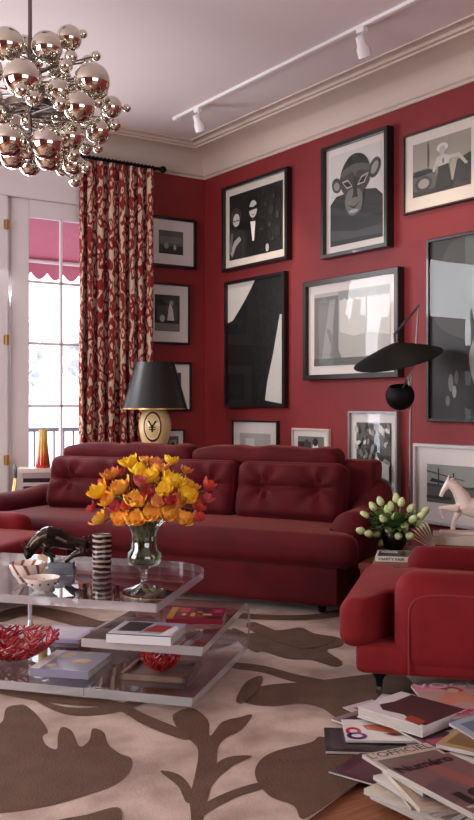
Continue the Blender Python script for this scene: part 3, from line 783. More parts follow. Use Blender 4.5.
b = MB(); b.lathe([(.040, 0), (.045, .006), (.046, .10), (.045, .19), (.042, .19), (.041, .02), (.0001, .018)], 32)
o = b.build('striped_tumbler', M['strp'], loc=PZ(102, 573, TOPH)); o.location.z = TOPH
tag(o, 'tall brown and cream banded glass tumbler between the bull and the flowers', 'glass')

# ---- bowls
M['bowl'] = mat('glazed_bowl', (222, 208, 200), .25, coat=.5)
M['bstr'] = mat('bowl_stripes', (142, 76, 62), .3, coat=.5)
M['bdot'] = mat('bowl_dots', (52, 36, 40), .3)
def bowl(label, p, R, H, spots, sc=(1, 1, 1)):
    t = thing('striped_bowl', label, 'bowl', p)
    prof = [(R * .42, 0), (R * .46, .006), (R * .8, H * .45), (R * .97, H * .9), (R, H), (R * .97, H), (R * .78, H * .5), (R * .4, .018), (.0001, .014)]
    b = MB(); b.lathe(prof, 40); b.build('body', M['bowl'], t)
    b = MB()
    for k in range(spots):
        a0 = 2 * PI * k / spots
        if H > .06:
            # stripes running down inside and out
            for (q0, q1, off) in ((R * .985, R * .50, -.0012), (R * 1.0, R * .48, .0012)):
                vs = []
                for j in range(7):
                    tt = j / 6
                    z = H * (1 - tt) + .01 * tt
                    rr_ = (R * (.97 + .03 * (1 - tt)) if 0 else None)
                    # radius at height z from the profile
                    pr = [(R * .46, .006), (R * .8, H * .45), (R * .97, H * .9), (R, H)] if off > 0 else [(R * .4, .018), (R * .78, H * .5), (R * .97, H)]
                    z = min(max(z, pr[0][1]), pr[-1][1])
                    for u in range(len(pr) - 1):
                        if pr[u][1] <= z <= pr[u + 1][1] + 1e-9:
                            f = (z - pr[u][1]) / (pr[u + 1][1] - pr[u][1]); r_ = pr[u][0] + f * (pr[u + 1][0] - pr[u][0]); break
                    for da in (-.10, .10):
                        a = a0 + da + .5 * tt
                        vs.append(((r_ + off) * math.cos(a), (r_ + off) * math.sin(a), z))
                b.add(vs, [(2 * j, 2 * j + 1, 2 * j + 3, 2 * j + 2) for j in range(6)])
        else:
            a = a0; z = H * .62; r_ = R * .88
            MB().sphere((r_ * math.cos(a), r_ * math.sin(a), z), .005, 8).build('painted_dot', M['bdot'], t)
    if H > .06: b.build('painted_stripes', M['bstr'], t)
    return t
p = PZ(27, 583, TOPH); bowl('larger pale bowl with brown stripes beside the bull on the table top', p, .082, .092, 9)
p = PZ(42, 590, TOPH); bowl('smaller pale bowl with dark dots in front of the striped bowl', p, .078, .056, 12)

# ---- bull bronze
M['bronze'] = mat('dark_bronze', (40, 32, 28), .2, .8, c2=(66, 52, 42), nscale=6)
M['marble'] = mat('grey_marble', (128, 130, 140), .25, c2=(92, 94, 106), nscale=12)
M['quartz'] = mat('white_quartz', (206, 204, 208), .3, c2=(150, 148, 156), nscale=20, bump=.6, bscale=30)
p = PZ(60, 573, TOPH); p.z = TOPH
BUS = .92
bu = thing('bull_statue', 'dark bronze charging bull statue on a grey marble block', 'statue', p, ZR(2))
b = MB(); b.box(-.075, -.03, 0, .075, .06, .028, bev=.003).box(-.06, -.025, .028, .07, .055, .056, bev=.003); b.build('marble_base', M['marble'], bu)
b = MB()
for i in range(7): b.sphere((-.035 + i * .012, .01 + .01 * math.sin(i * 2), .062 + .006 * math.cos(i * 3)), .017, 8, sc=(1.1, 1, .7))
b.build('quartz_rock', M['quartz'], bu, smooth=15)
b = MB()
z0 = .075
body = [(-.155, 0, .135), (-.135, 0, .15), (-.10, 0, .172), (-.055, 0, .19), (-.015, 0, .182), (.035, 0, .160), (.085, 0, .150), (.125, 0, .140), (.145, 0, .125)]
b.tube(body, [.018, .030, .044, .055, .052, .038, .034, .036, .02], 16)
b.sphere((-.055, 0, .205), .045, 14, sc=(1.2, .8, .85))
b.tube([(-.13, 0, .145), (-.155, 0, .118), (-.165, 0, .090), (-.16, 0, .075)], [.034, .030, .022, .015], 12)
for sy in (-1, 1):
    b.tube([(-.150, sy * .018, .125), (-.168, sy * .042, .132), (-.185, sy * .045, .150), (-.188, sy * .038, .172)], [.010, .009, .006, .002], 8)
    b.tube([(-.06, sy * .028, .15), (-.075, sy * .032, .112), (-.04, sy * .03, .092), (-.035, sy * .03, .060)], [.026, .017, .011, .010], 10)
    b.tube([(.115, sy * .026, .135), (.118, sy * .032, .108), (.07, sy * .03, .094), (.030, sy * .028, .062)], [.030, .022, .013, .010], 10)
b.tube([(.14, 0, .14), (.165, 0, .165), (.15, -.005, .195), (.12, -.01, .190), (.165, -.02, .16), (.175, -.02, .115), (.165, -.02, .105)], [.010, .008, .007, .006, .006, .008, .004], 8)
q = remeshed(b, .004, 2); q.build('bull_body', M['bronze'], bu, smooth=60); bu.scale = (BUS, BUS, BUS)

# ---- books and magazines
M['page'] = mat('page_edges', (206, 198, 186), .8, c2=(176, 168, 156), nscale=14, stretch=(1, 1, 40))
M['pagew'] = mat('white_page_edges', (206, 200, 194), .8, c2=(160, 154, 148), nscale=14, stretch=(1, 1, 60))
def paint(c, rough=.3): 
    k = 'p%d_%d_%d' % c
    if k not in M: M[k] = mat('printed_paper', c, rough, coat=.15)
    return k
def cover_art(b, wd, ht, z, base_mats, polys, texts, mats):
    def ix(c):
        k = paint(c)
        if M[k] not in mats: mats.append(M[k])
        return mats.index(M[k])
    for n_, (c, pl_) in enumerate(polys):
        b.flat([(-wd / 2 + max(0, min(1, u)) * wd, -ht / 2 + max(0, min(1, v)) * ht) for u, v in pl_], z + .0003 * (n_ + 1), ix(c))
    for n_, (c, s_, u, v, tw, th_, *bo) in enumerate(texts):
        lettering(b, s_, -wd / 2 + u * wd, -ht / 2 + v * ht, tw * wd, th_ * ht, z + .0003 * (len(polys) + 2 + n_), ix(c), bo[0] if bo else 0)
def book(label, cat, loc, rz, wd, ht, t_, cover, pages='page', polys=(), texts=(), spine_text=None, name='art_book', group=None, rx=0, ry=0):
    """lying book, spine on the -y side"""
    t = thing(name, label, cat, loc, rz, group); t.rotation_euler = (rx, ry, rz)
    b = MB(); mats = [M[paint(cover)]]
    b.box(-wd / 2, -ht / 2, 0, wd / 2, ht / 2, .003).box(-wd / 2, -ht / 2, t_ - .003, wd / 2, ht / 2, t_).box(-wd / 2, -ht / 2, .003, wd / 2, -ht / 2 + .004, t_ - .003)
    cover_art(b, wd, ht, t_, mats, polys, texts, mats)
    if spine_text:
        st, sc_, su, sw_, sh_ = spine_text
        k = paint(sc_)
        if M[k] not in mats: mats.append(M[k])
        lettering(b, st, -wd / 2 + su * wd, t_ * (.5 - sh_ / 2), sw_ * wd, t_ * sh_, -ht / 2 - .0006, mats.index(M[k]), .02, axis='y')
    b.build('cover', mats, t, smooth=0)
    MB().box(-wd / 2 + .003, -ht / 2 + .004, .003, wd / 2 - .003, ht / 2 - .003, t_ - .003).build('pages', M[pages], t, smooth=0)
    return t
def magazine(label, loc, A, wd, ht, t_, cover, polys=(), texts=(), rx=0, ry=0, curl=0.0, pages='pagew', group='magazines heaped on the floor by the armchair'):
    t = thing('magazine', label, 'magazine', loc, ZR(A), group); t.rotation_euler = (rad(rx), rad(ry), ZR(A))
    bw = lambda y: curl * ((y / ht + .5) ** 2)
    n = 8
    b = MB(); vs = []; fs = []
    for i in range(n + 1):
        y = -ht / 2 + ht * i / n
        vs += [(-wd / 2, y, bw(y)), (wd / 2, y, bw(y)), (wd / 2, y, bw(y) + t_ - .0008), (-wd / 2, y, bw(y) + t_ - .0008)]
    for i in range(n):
        a = i * 4
        fs += [(a, a + 4, a + 5, a + 1), (a + 1, a + 5, a + 6, a + 2), (a + 2, a + 6, a + 7, a + 3), (a + 3, a + 7, a + 4, a)]
    fs += [(0, 1, 2, 3), (4 * n + 3, 4 * n + 2, 4 * n + 1, 4 * n)]
    b.add(vs, fs); b.build('pages', M[pages], t, smooth=0)
    b = MB(); mats = [M[paint(cover)]]; vs = []
    for i in range(n + 1):
        y = -ht / 2 + ht * i / n; z = bw(y) + t_ - .0006
        vs += [(-wd / 2 - .001, y, z), (wd / 2, y, z)]
    b.add(vs, [(2 * i, 2 * i + 1, 2 * i + 3, 2 * i + 2) for i in range(n)])
    m0 = len(b.v)
    cover_art(b, wd, ht, t_ - .0006, mats, polys, texts, mats)
    if curl:
        b.v = b.v[:m0] + [(x, y, z + bw(y)) for x, y, z in b.v[m0:]]
    b.build('cover', mats, t, smooth=0)
    return t
def camfoot(px, py, z): p = PZ(px, py, z); p.z = z; return p

# on the middle shelf
def tp(px, py, z): return camfoot(px, py, z)
bk1 = book('white edged art book with black and orange cover on the middle shelf', 'book', tp(147, 637, ZM), ZR(-12), .27, .235, .034, (206, 204, 208), 'pagew',
     polys=[((44, 42, 48), [(.08, .28), (.48, .28), (.60, .75), (.52, .95), (.10, .95)]), ((150, 160, 186), [(.45, .2), (1, .2), (1, .98), (.5, .98)]), ((168, 52, 44), [(.48, .30), (.80, .30), (.88, .60), (.80, .78), (.58, .78), (.50, .55)]), ((230, 228, 230), [(.80, .1), (.96, .1), (.98, .60), (.9, .8), (.83, .5)]), ((40, 38, 44), rc(.0, .0, 1, .04))])
book('dark red patterned picture book with a yellow spine at the back of the middle shelf', 'book', tp(197, 618, ZM), ZR(-4), .25, .23, .022, (120, 26, 44), 'page',
     polys=[((196, 142, 40), rc(0, 0, .12, 1)), ((206, 70, 80), rc(.2, .55, .35, .9)), ((206, 160, 60), rc(.4, .2, .48, .5)), ((60, 20, 50), rc(.45, .55, .7, .95)), ((220, 190, 110), rc(.62, .3, .78, .42)), ((180, 60, 110), rc(.8, .5, .95, .8)), ((230, 200, 120), rc(.25, .25, .32, .42)), ((50, 24, 60), rc(.7, .08, .95, .25)), ((214, 120, 60), rc(.5, .48, .6, .6))])
# on the lower shelf
book('lilac and gold covered art book with white spine strip, nearest on the lower shelf', 'book', tp(72, 668, ZB), ZR(-12), .27, .30, .034, (134, 128, 148), 'page',
     polys=[((222, 218, 214), rc(0, 0, .17, 1)), ((196, 160, 92), [(.25, .60), (.40, .66), (.46, .80), (.36, .90), (.26, .82), (.20, .7)]), ((200, 164, 88), [(.55, .35), (.66, .42), (.78, .40), (.84, .52), (.74, .62), (.62, .58), (.52, .50)]), ((186, 156, 96), [(.25, .1), (.36, .16), (.38, .28), (.28, .3), (.2, .2)]), ((196, 168, 100), [(.5, .84), (.6, .82), (.7, .9), (.6, .97)])])
book('pale lilac book lying at the back of the lower shelf', 'book', tp(66, 636, ZB), ZR(-12), .24, .26, .018, (188, 172, 196), 'page', polys=[((206, 196, 208), rc(.1, .1, .9, .9))])
book('thick brown edged book standing under the middle shelf bend', 'book', tp(118, 642, ZB), ZR(-14), .20, .22, .075, (150, 128, 120), 'page', polys=[((206, 196, 196), rc(.06, .06, .94, .94)), ((60, 52, 56), rc(.2, .3, .8, .85))])
# wooden tray
M['tray'] = mat('bronzed_wood_tray', (128, 104, 92), .35, c2=(104, 82, 72), nscale=10)
tr_ = tp(161, 673, ZB)
ty = thing('square_tray', 'square brown wooden tray under the red coral bowl', 'tray', tr_, ZR(-12))
b = MB(); b.box(-.145, -.125, 0, .145, .125, .008)
for x0, y0, x1, y1 in ((-.15, -.13, .15, -.11), (-.15, .11, .15, .13), (-.15, -.13, -.13, .13), (.13, -.13, .15, .13)): b.box(x0, y0, 0, x1, y1, .024, bev=.003)
b.build('tray_body', M['tray'], ty)
M['coral'] = mat('red_coral', (158, 16, 24), .25, coat=.4)
def coral(label, p, R, H, n, seed, out=0.0, name='coral_bowl'):
    random.seed(seed)
    t = thing(name, label, 'bowl', p)
    b = MB()
    for i in range(n):
        a = 2 * PI * i / n + random.uniform(-.1, .1)
        P = []
        sw = random.uniform(-.7, .7)
        for j in range(7):
            q = j / 6; th = q * PI * .5
            r_ = R * (.18 + .82 * math.sin(th)) * (1 + out * q * q); z = .012 + H * (1 - math.cos(th)) 
            aa = a + sw * q + .12 * math.sin(q * 9 + i)
            P.append((r_ * math.cos(aa), r_ * math.sin(aa), z))
        b.tube(P, [.0065, .0065, .006, .006, .0055, .005, .004], 6)
        for j in (2, 3, 4, 5):
            x, y, z = P[j]; k = random.choice((-1, 1)); aa = math.atan2(y, x) + k * .35; r_ = math.hypot(x, y) * (1.05 + .25 * random.random() * out)
            b.tube([(x, y, z), (r_ * math.cos(aa - k * .15), r_ * math.sin(aa - k * .15), z + .012), (r_ * 1.03 * math.cos(aa), r_ * 1.03 * math.sin(aa), z + .03)], [.005, .005, .003], 6)
    b.lathe([(R * .3, .004), (R * .34, .012), (.0001, .016)], 14)
    b.build('branches', M['coral'], t, smooth=60)
    return t
coral('red coral branch bowl standing on the square wooden tray', tr_ + Vector((0, 0, .010)), .088, .085, 22, 5)
coral('spreading red coral branch bowl on the lower shelf beside the lilac book', tp(14, 660, ZB), .15, .10, 46, 9, out=.35)

# ================================================================== GLASS VASE WITH FLOWERS
vp = camfoot(144, 590, TOPH)
vs_ = thing('glass_vase', 'clear glass urn vase on a foot holding the yellow bouquet', 'vase', vp)
b = MB()
b.lathe([(.0001, .0), (.082, .0), (.083, .006), (.045, .018), (.018, .030), (.014, .05), (.016, .085), (.030, .098), (.066, .112), (.078, .135), (.074, .16), (.058, .18), (.056, .23), (.066, .275), (.094, .300), (.097, .303),
         (.094, .304), (.063, .277), (.053, .23), (.055, .182), (.070, .16), (.074, .135), (.062, .116), (.0001, .106)], 40, cap=False)
b.build('vase_glass', clear('vase_glass', (232, 238, 234), base=.09), vs_, smooth=60)
MB().lathe([(.0001, .112), (.058, .118), (.070, .135), (.067, .16), (.052, .181), (.050, .215), (.0001, .215)], 30, cap=False).build('water', clear('vase_water', (226, 232, 214), base=.05), vs_, smooth=60)
M['stem'] = mat('flower_stem', (74, 96, 44), .6)
M['leaf'] = mat('leaf_green', (84, 116, 60), .5, c2=(122, 150, 92), nscale=10)
for k, c, c2 in (('yellow', (250, 214, 48), (244, 186, 28)), ('orange', (250, 198, 70), (242, 156, 56)), ('coral', (222, 88, 70), (200, 52, 50)), ('pink', (190, 62, 78), (214, 100, 100)), ('red', (150, 24, 34), (184, 44, 40)), ('amber', (226, 160, 70), (206, 104, 60))):
    M['f_' + k] = mat('petal_' + k, c, .6, c2=c2, nscale=16, bump=.3, bscale=40)
def bloom_mesh(mb, R, openn, npet, seed, z0=0):
    rnd = random.Random(seed)
    for layer in range(2):
        for k in range(npet):
            a0 = 2 * PI * (k + .5 * layer) / npet + rnd.uniform(-.15, .15)
            RR = R * (1 - .18 * layer) * rnd.uniform(.9, 1.1); op = openn * (1 - .25 * layer) * rnd.uniform(.85, 1.15)
            nu, nv = 7, 6; vs = []
            for j in range(nv + 1):
                v = j / nv
                wd = 1.05 * RR * math.sin(PI * (.08 + .80 * v) ** .8) * 1.0
                rad_ = RR * (1.0 * math.sin(min(1.0, v * 1.35) * PI / 2) * (.55 + .45 * op) + op * .35 * v * v)
                zz = RR * (1.45 * v ** 1.2) * (1 - .45 * op)
                for i in range(nu + 1):
                    u = i / nu * 2 - 1
                    da = u * wd / max(rad_, .25 * RR) * .75
                    rr_ = rad_ * (1 + .07 * math.sin(u * 7 + seed + k * 2) * v) + .03 * R * layer
                    z = zz - .10 * RR * u * u * v + .10 * RR * v * math.sin(u * 6 + k + seed)
                    vs.append((rr_ * math.cos(a0 + da), rr_ * math.sin(a0 + da), z + z0))
            mb.add(vs, [(j * (nu + 1) + i, j * (nu + 1) + i + 1, (j + 1) * (nu + 1) + i + 1, (j + 1) * (nu + 1) + i) for i in range(nu) for j in range(nv)], 0)
    return mb
# pixel x, pixel y, colour, size (m), depth offset, openness
FL = [(129, 462, 'yellow', .036, .03, .8), (148, 476, 'yellow', .048, -.02, .9), (138, 469, 'yellow', .040, .05, .8), (171, 460, 'yellow', .032, .06, .8), (162, 467, 'amber', .030, .0, .7), (173, 480, 'yellow', .050, -.03, .95),
 (119, 487, 'orange', .046, -.03, .9), (98, 491, 'yellow', .046, -.02, .8), (108, 499, 'orange', .036, -.06, .8), (111, 474, 'amber', .036, .06, .7), (136, 500, 'orange', .042, -.11, .7), (151, 514, 'orange', .040, -.12, .8),
 (121, 518, 'orange', .038, -.10, .8), (99, 518, 'orange', .038, -.03, .8), (164, 491, 'yellow', .036, -.10, .8), (186, 496, 'yellow', .046, -.04, .8), (169, 515, 'orange', .038, -.10, .8), (183, 518, 'orange', .040, -.05, .8),
 (198, 505, 'coral', .038, .02, .5), (208, 486, 'coral', .032, .04, .3), (207, 499, 'pink', .028, .02, .3), (140, 482, 'pink', .032, -.10, .4), (169, 500, 'red', .034, -.13, .5), (115, 508, 'pink', .030, -.09, .4), (136, 519, 'orange', .034, -.13, .8),
 (155, 463, 'amber', .030, .08, .8), (191, 484, 'orange', .036, .06, .8), (177, 503, 'amber', .034, -.09, .7), (147, 494, 'red', .032, -.08, .5), (128, 505, 'coral', .030, -.12, .5), (120, 472, 'pink', .028, .10, .5), (186, 470, 'amber', .026, .08, .7),
 (158, 503, 'amber', .030, -.14, .7), (92, 508, 'pink', .026, .06, .4), (198, 517, 'coral', .030, .03, .5), (160, 480, 'orange', .030, .08, .8), (145, 460, 'orange', .026, .12, .7), (178, 490, 'coral', .026, .12, .5), (104, 482, 'coral', .028, .12, .5), (126, 494, 'red', .028, .08, .5), (113, 492, 'coral', .026, .12, .4), (150, 488, 'coral', .028, .10, .4)]
colword = {'yellow': 'bright yellow poppy', 'orange': 'orange poppy', 'coral': 'coral tulip', 'pink': 'pink tulip', 'red': 'deep red tulip', 'amber': 'amber poppy'}
protos = {}
vl = Vector((vp.x, vp.y, 0)); vd = (vl - Vector((CAM.x, CAM.y, 0))).dot(FV)
used = {}
for i, (px, py, c, R, dd, op) in enumerate(FL):
    R *= 1.22
    hor = 'at the outer end of the bouquet over the bowls' if px < 112 else 'above the bull side of the vase' if px < 132 else 'over the middle of the vase' if px < 158 else 'beside the centre away from the bull' if px < 184 else 'at the end of the bouquet over the sofa'
    ver = 'high' if py < 478 else 'half way up' if py < 504 else 'drooping by the rim'
    lab = '%s %s %s' % (colword[c], ver, hor)
    pos = PD(px, py, vd + dd)
    cen = Vector((vp.x, vp.y, TOPH + .22))
    out = (pos - cen).normalized(); ax = (out + Vector((random.uniform(-.3, .3), random.uniform(-.3, .3), .45)) - FV * .3).normalized()
    pos = pos - ax * R * .6
    t = thing('poppy' if 'poppy' in colword[c] else 'tulip', lab, 'flower', pos, 0, 'flowers in the glass vase')
    q = ax.to_track_quat('Z', 'Y').to_matrix().to_4x4()
    b = MB(); bloom_mesh(b, R, op * (.62 if c == 'yellow' else .74), 4 if 'poppy' in colword[c] else 3, i * 3)
    b.v = [tuple(q @ Vector(v)) for v in b.v]
    b.build('bloom', M['f_' + c], t, smooth=70)
    if 'poppy' in colword[c]:
        b = MB(); b.sphere((0, 0, R * .35), R * .16, 10); b.v = [tuple(q @ Vector(v)) for v in b.v]; b.build('seed_head', M['f_amber'], t)
    # stem down into the vase
    base = Vector((vp.x + random.uniform(-.02, .02), vp.y + random.uniform(-.02, .02), TOPH + .125))
    an = math.atan2(pos.y - vp.y, pos.x - vp.x)
    neck = Vector((vp.x + .032 * math.cos(an), vp.y + .032 * math.sin(an), TOPH + .235))
    lip = Vector((vp.x + .055 * math.cos(an), vp.y + .055 * math.sin(an), TOPH + .305))
    low = (pos.z < lip.z + .02)
    P = smooth_pts([tuple(base), tuple(neck), tuple(lip), tuple(lip.lerp(pos, .5) + Vector((0, 0, .03))), tuple(pos)], 4, False)
    MB().tube([Vector(p) - pos for p in P], .0028, 6).build('stem', M['stem'], t)

# ================================================================== CHANDELIER
ch = PD(30, 104, 5.0)
cdl = thing('sphere_chandelier', 'chandelier of mirrored chrome globes hanging from a thin rod', 'chandelier', ch)
MB().tube([(0, 0, -.32), (0, 0, ZC - ch.z)], .011, 12).build('rod', M['steel'], cdl)
MB().lathe([(.07, ZC - ch.z - .03), (.07, ZC - ch.z - .001)], 24).build('ceiling_rose', M['steel'], cdl)
b = MB(); b.lathe([(.125, -.03), (.135, -.03), (.135, .005), (.125, .005), (.125, -.03)], 36, cap=False)
for k in range(4): a = k * PI / 2 + .4; b.tube([(0, 0, -.01), (.13 * math.cos(a), .13 * math.sin(a), -.01)], .006, 8)
b.build('ring', M['steel'], cdl)
GL = [(7, 44, 17, -.05), (47, 47, 16, .0), (69, 38, 13, .08), (83, 34, 4.5, .10), (71, 57, 6.5, -.02), (22, 78, 19, -.26), (57, 67, 11, .12), (92, 81, 18, -.10), (58, 91, 13, -.12), (79, 107, 16, -.20), (111, 107, 11, .02), (127, 108, 4, .02),
      (115, 125, 6, -.04), (98, 131, 13, -.02), (98, 148, 5, -.02), (70, 137, 14, -.10), (10, 140, 17, -.24), (13, 155, 14, -.10), (47, 143, 17, -.22), (49, 157, 14, -.06), (73, 155, 7, -.16), (73, 164, 11, .02), (86, 167, 6, .0), (75, 181, 6, -.04),
      (30, 120, 10, .12), (2, 113, 12, .06), (61, 116, 10, .14), (73, 86, 9, .16), (40, 88, 8, .2), (98, 103, 5, -.12), (21, 90, 7, -.36), (-14, 70, 17, .0), (-30, 100, 16, .05), (-22, 135, 17, -.05), (-8, 96, 11, .2), (-45, 80, 12, -.1), (-50, 120, 13, .05), (-66, 104, 8, 0),
      (-12, 160, 13, .05), (30, 165, 11, .12), (24, 45, 10, .18), (-10, 38, 10, .1), (88, 62, 7, .2), (100, 92, 8, .22), (55, 128, 8, .24), (35, 60, 9, .26)]
GL += [(34, 74, 8, .28), (64, 76, 7, .25), (82, 78, 6, .12), (44, 116, 9, .22), (18, 106, 9, .18), (86, 118, 8, .10), (36, 140, 9, .26), (60, 150, 8, .18), (92, 104, 5, .05), (104, 118, 6, .10), (14, 66, 8, .22), (60, 104, 7, -.28), (33, 98, 8, -.30), (86, 148, 7, .12), (28, 152, 8, -.15), (62, 170, 6, .1), (96, 56, 5, .05), (66, 66, 7, -.12)]
gm = MB().sphere((0, 0, 0), 1, 32)
gproto = None
for px, py, r, dd in GL:
    p = PD(px, py, 5.0 + dd) - ch; R = r / FPX * (5.0 + dd)
    if gproto is None: gproto = gm.build('globe', M['chrome'], cdl); g = gproto
    else: g = gproto.copy(); COL.objects.link(g); g.parent = cdl
    g.location = p; g.scale = (R, R, R)
    d = p.normalized()
    hub = Vector((0, 0, max(-.28, min(.25, p.z * .6))))
    MB().tube([tuple(hub), tuple(p - (p - hub).normalized() * R * .9)], .005, 6).build('arm', M['steel'], cdl)

# ================================================================== TABLE LAMP ON CONSOLE IN THE CORNER
lp = PD(155, 407, 7.75); LZ = .72
con = thing('console_table', 'dark wooden console table in the corner carrying the painted lamp', 'table', (lp.x, lp.y, 0), ZR(-5))
MB().box(-.36, -.2, LZ - .035, .36, .2, LZ, bev=.004).build('table_top', M['darkwood'], con)
for x in (-.32, .32):
    for y in (-.16, .16): MB().box(x - .02, y - .02, 0, x + .02, y + .02, LZ - .035).build('leg', M['darkwood'], con)
k7 = 7.75 / FPX
tlp = thing('table_lamp', 'table lamp with wide black shade and painted cream egg shaped base', 'lamp', (lp.x, lp.y, LZ + .001), ZR(-5))
zS0 = 1.25 + (HOR - 409) * k7 - LZ; zS1 = 1.25 + (HOR - 362.5) * k7 - LZ
M['cream'] = mat('cream_ceramic', (222, 190, 132), .3, coat=.5)
H_ = zS0 + .01
egg = [(.075, 0), (.082, .008), (.082, .03)]
for i in range(15): t = i / 14; egg.append((.062 + .070 * math.sin(PI * (.98 * t ** 1.7)) ** .85 + .006 * t, .03 + (H_ - .03) * t))
egg += [(.05, H_ + .01), (.02, H_ + .015)]
b = MB(); b.lathe(egg, 36); b.build('lamp_base', M['cream'], tlp, smooth=60)
MB().tube([(0, 0, H_ + .01), (0, 0, zS1 - .02)], .010, 10).build('stem', M['brass'], tlp)
sh = MB(); sh.lathe([(.272, zS0), (.160, zS1), (.158, zS1), (.270, zS0)], 48, cap=False)
M['shade'] = mat('black_card_shade', (20, 17, 17), .38)
sh.build('lamp_shade', M['shade'], tlp, smooth=50)
MB().lathe([(.2725, zS0 - .003), (.2735, zS0 - .003), (.2725, zS0 + .006), (.2705, zS0 + .006)], 48, cap=False).build('shade_trim', M['brass'], tlp)
b = MB()
def eggr(z):
    for u in range(len(egg) - 1):
        if egg[u][1] <= z <= egg[u + 1][1]: f = (z - egg[u][1]) / max(1e-6, egg[u + 1][1] - egg[u][1]); return egg[u][0] + f * (egg[u + 1][0] - egg[u][0])
    return .1
zc_ = .335
def on_egg(x, z, o=.0015):
    r_ = eggr(z) + o; return (x, -math.sqrt(max(1e-6, r_ * r_ - x * x)), z)
vs = []; n = 40
for i in range(n):
    a = 2 * PI * i / n
    for rr_ in (1.0, .86): vs.append(on_egg(.074 * rr_ * math.cos(a), zc_ + .125 * rr_ * math.sin(a)))
b.add(vs, [(2 * i, 2 * ((i + 1) % n), 2 * ((i + 1) % n) + 1, 2 * i + 1) for i in range(n)])
MBo = MB(); MBo.add([on_egg(0, zc_, .0012)] + [on_egg(.064 * math.cos(2 * PI * i / n), zc_ + .108 * math.sin(2 * PI * i / n), .0012) for i in range(n)], [(0, i + 1, (i + 1) % n + 1) for i in range(n)])
MBo.build('oval_panel', mat('ivory_glaze', (226, 214, 190), .3), tlp)
b.build('oval_border', mat('dark_red_glaze', (96, 26, 24), .3), tlp)
b = MB(); 
def stroke(x0, z0, x1, z1, w_):
    d = Vector((x1 - x0, z1 - z0)).normalized() * w_ / 2; b.add([on_egg(x, zc_ + z, .004) for x, z in ((x0 - d.y, z0 + d.x), (x0 + d.y, z0 - d.x), (x1 + d.y, z1 - d.x), (x1 - d.y, z1 + d.x))], [(0, 1, 2, 3)])
stroke(-.030, .045, 0, 0, .013); stroke(.030, .045, 0, 0, .013); stroke(0, .004, 0, -.045, .014); stroke(-.028, -.004, .028, -.004, .008); stroke(-.028, -.022, .028, -.022, .008); stroke(-.038, .045, -.020, .045, .006); stroke(.020, .045, .038, .045, .006); b.build('emblem', M['blackmat'], tlp)

# ================================================================== BOOKS, ORANGE VASE BY THE WINDOW
bp_ = PD(38, 468, 7.62); bt = .46
st = thing('low_table', 'dark low table behind the sofa arm under the pile of books', 'table', (bp_.x, bp_.y, 0), ZR(10))
MB().box(-.34, -.14, bt - .03, .26, .14, bt, bev=.004).build('table_top', M['darkwood'], st)
for x in (-.30, .22):
    for y in (-.11, .11): MB().box(x - .02, y - .02, 0, x + .02, y + .02, bt - .03).build('leg', M['darkwood'], st)
z = bt + .001
BS = [(.32, .24, .045, (196, 190, 184), 'grey white book at the bottom of the window pile', 0.00, 0), (.27, .22, .034, (150, 140, 140), 'mid grey book second from the bottom of the window pile', -.01, 3), (.25, .21, .026, (40, 36, 44), 'charcoal book third from the bottom of the window pile', .02, -4),
      (.26, .21, .026, (196, 186, 180), 'pale book in the middle, fourth from the bottom of the window pile', .01, 2), (.25, .21, .030, (40, 34, 40), 'dark plum book below the two topmost of the window pile', .015, -2), (.27, .22, .040, (170, 152, 154), 'pinkish grey book second from the top of the window pile', .01, 3), (.31, .24, .028, (222, 206, 196), 'broad cream book on top of the window pile under the orange vase', 0, 0)]
sc_ = (PD(38, 468, 7.62).z - .001 - z) / sum(x[2] for x in BS)
for wd, ht, t_, c, lab, dx, rot in BS:
    t_ *= sc_
    book(lab, 'book', (bp_.x + dx * RV.x, bp_.y + dx * RV.y, z), ZR(10 + rot), wd, ht, t_, c, name='book', group='books piled by the window'); z += t_ + .0006
M['lava'] = bpy.data.materials.new('yellow_to_orange_glass'); M['lava'].use_nodes = True
nt = M['lava'].node_tree; bb = nt.nodes['Principled BSDF']; bb.inputs['Roughness'].default_value = .1
bb.inputs['Transmission Weight'].default_value = .45; bb.inputs['Subsurface Weight'].default_value = .3; bb.inputs['Subsurface Radius'].default_value = (.08, .05, .02)
tc = nt.nodes.new('ShaderNodeTexCoord'); sp = nt.nodes.new('ShaderNodeSeparateXYZ'); rr = nt.nodes.new('ShaderNodeValToRGB'); nz = nt.nodes.new('ShaderNodeTexNoise'); nz.inputs['Scale'].default_value = 14
ad = nt.nodes.new('ShaderNodeMath'); ad.operation = 'MULTIPLY_ADD'; ad.inputs[1].default_value = .12; nt.links.new(tc.outputs['Object'], nz.inputs['Vector']); nt.links.new(nz.outputs[0], ad.inputs[0]); nt.links.new(tc.outputs['Object'], sp.inputs[0]); nt.links.new(sp.outputs['Z'], ad.inputs[2])
mr = nt.nodes.new('ShaderNodeMapRange'); mr.inputs['From Min'].default_value = .05; mr.inputs['From Max'].default_value = .38; nt.links.new(ad.outputs[0], mr.inputs[0]); nt.links.new(mr.outputs[0], rr.inputs[0])
E = rr.color_ramp.elements; E[0].color = lin((206, 40, 14)); E[1].color = lin((248, 224, 120)); E[0].position = .1; e_ = E.new(.45); e_.color = lin((240, 150, 20)); e_ = E.new(.7); e_.color = lin((244, 196, 60))
nt.links.new(rr.outputs[0], bb.inputs['Base Color'])

vz = z + .0005
lv = MB(); lv.lathe([(.055, 0), (.060, .006), (.058, .03), (.046, .12), (.038, .20), (.036, .31), (.034, .31), (.036, .2), (.044, .12), (.05, .02), (.0001, .015)], 32)
o = lv.build('glass_vase', M['lava'], loc=(PD(43, 468, 7.62).x, PD(43, 468, 7.62).y, vz), smooth=50)
tag(o, 'yellow to orange tapered glass vase on the book pile by the window', 'vase')
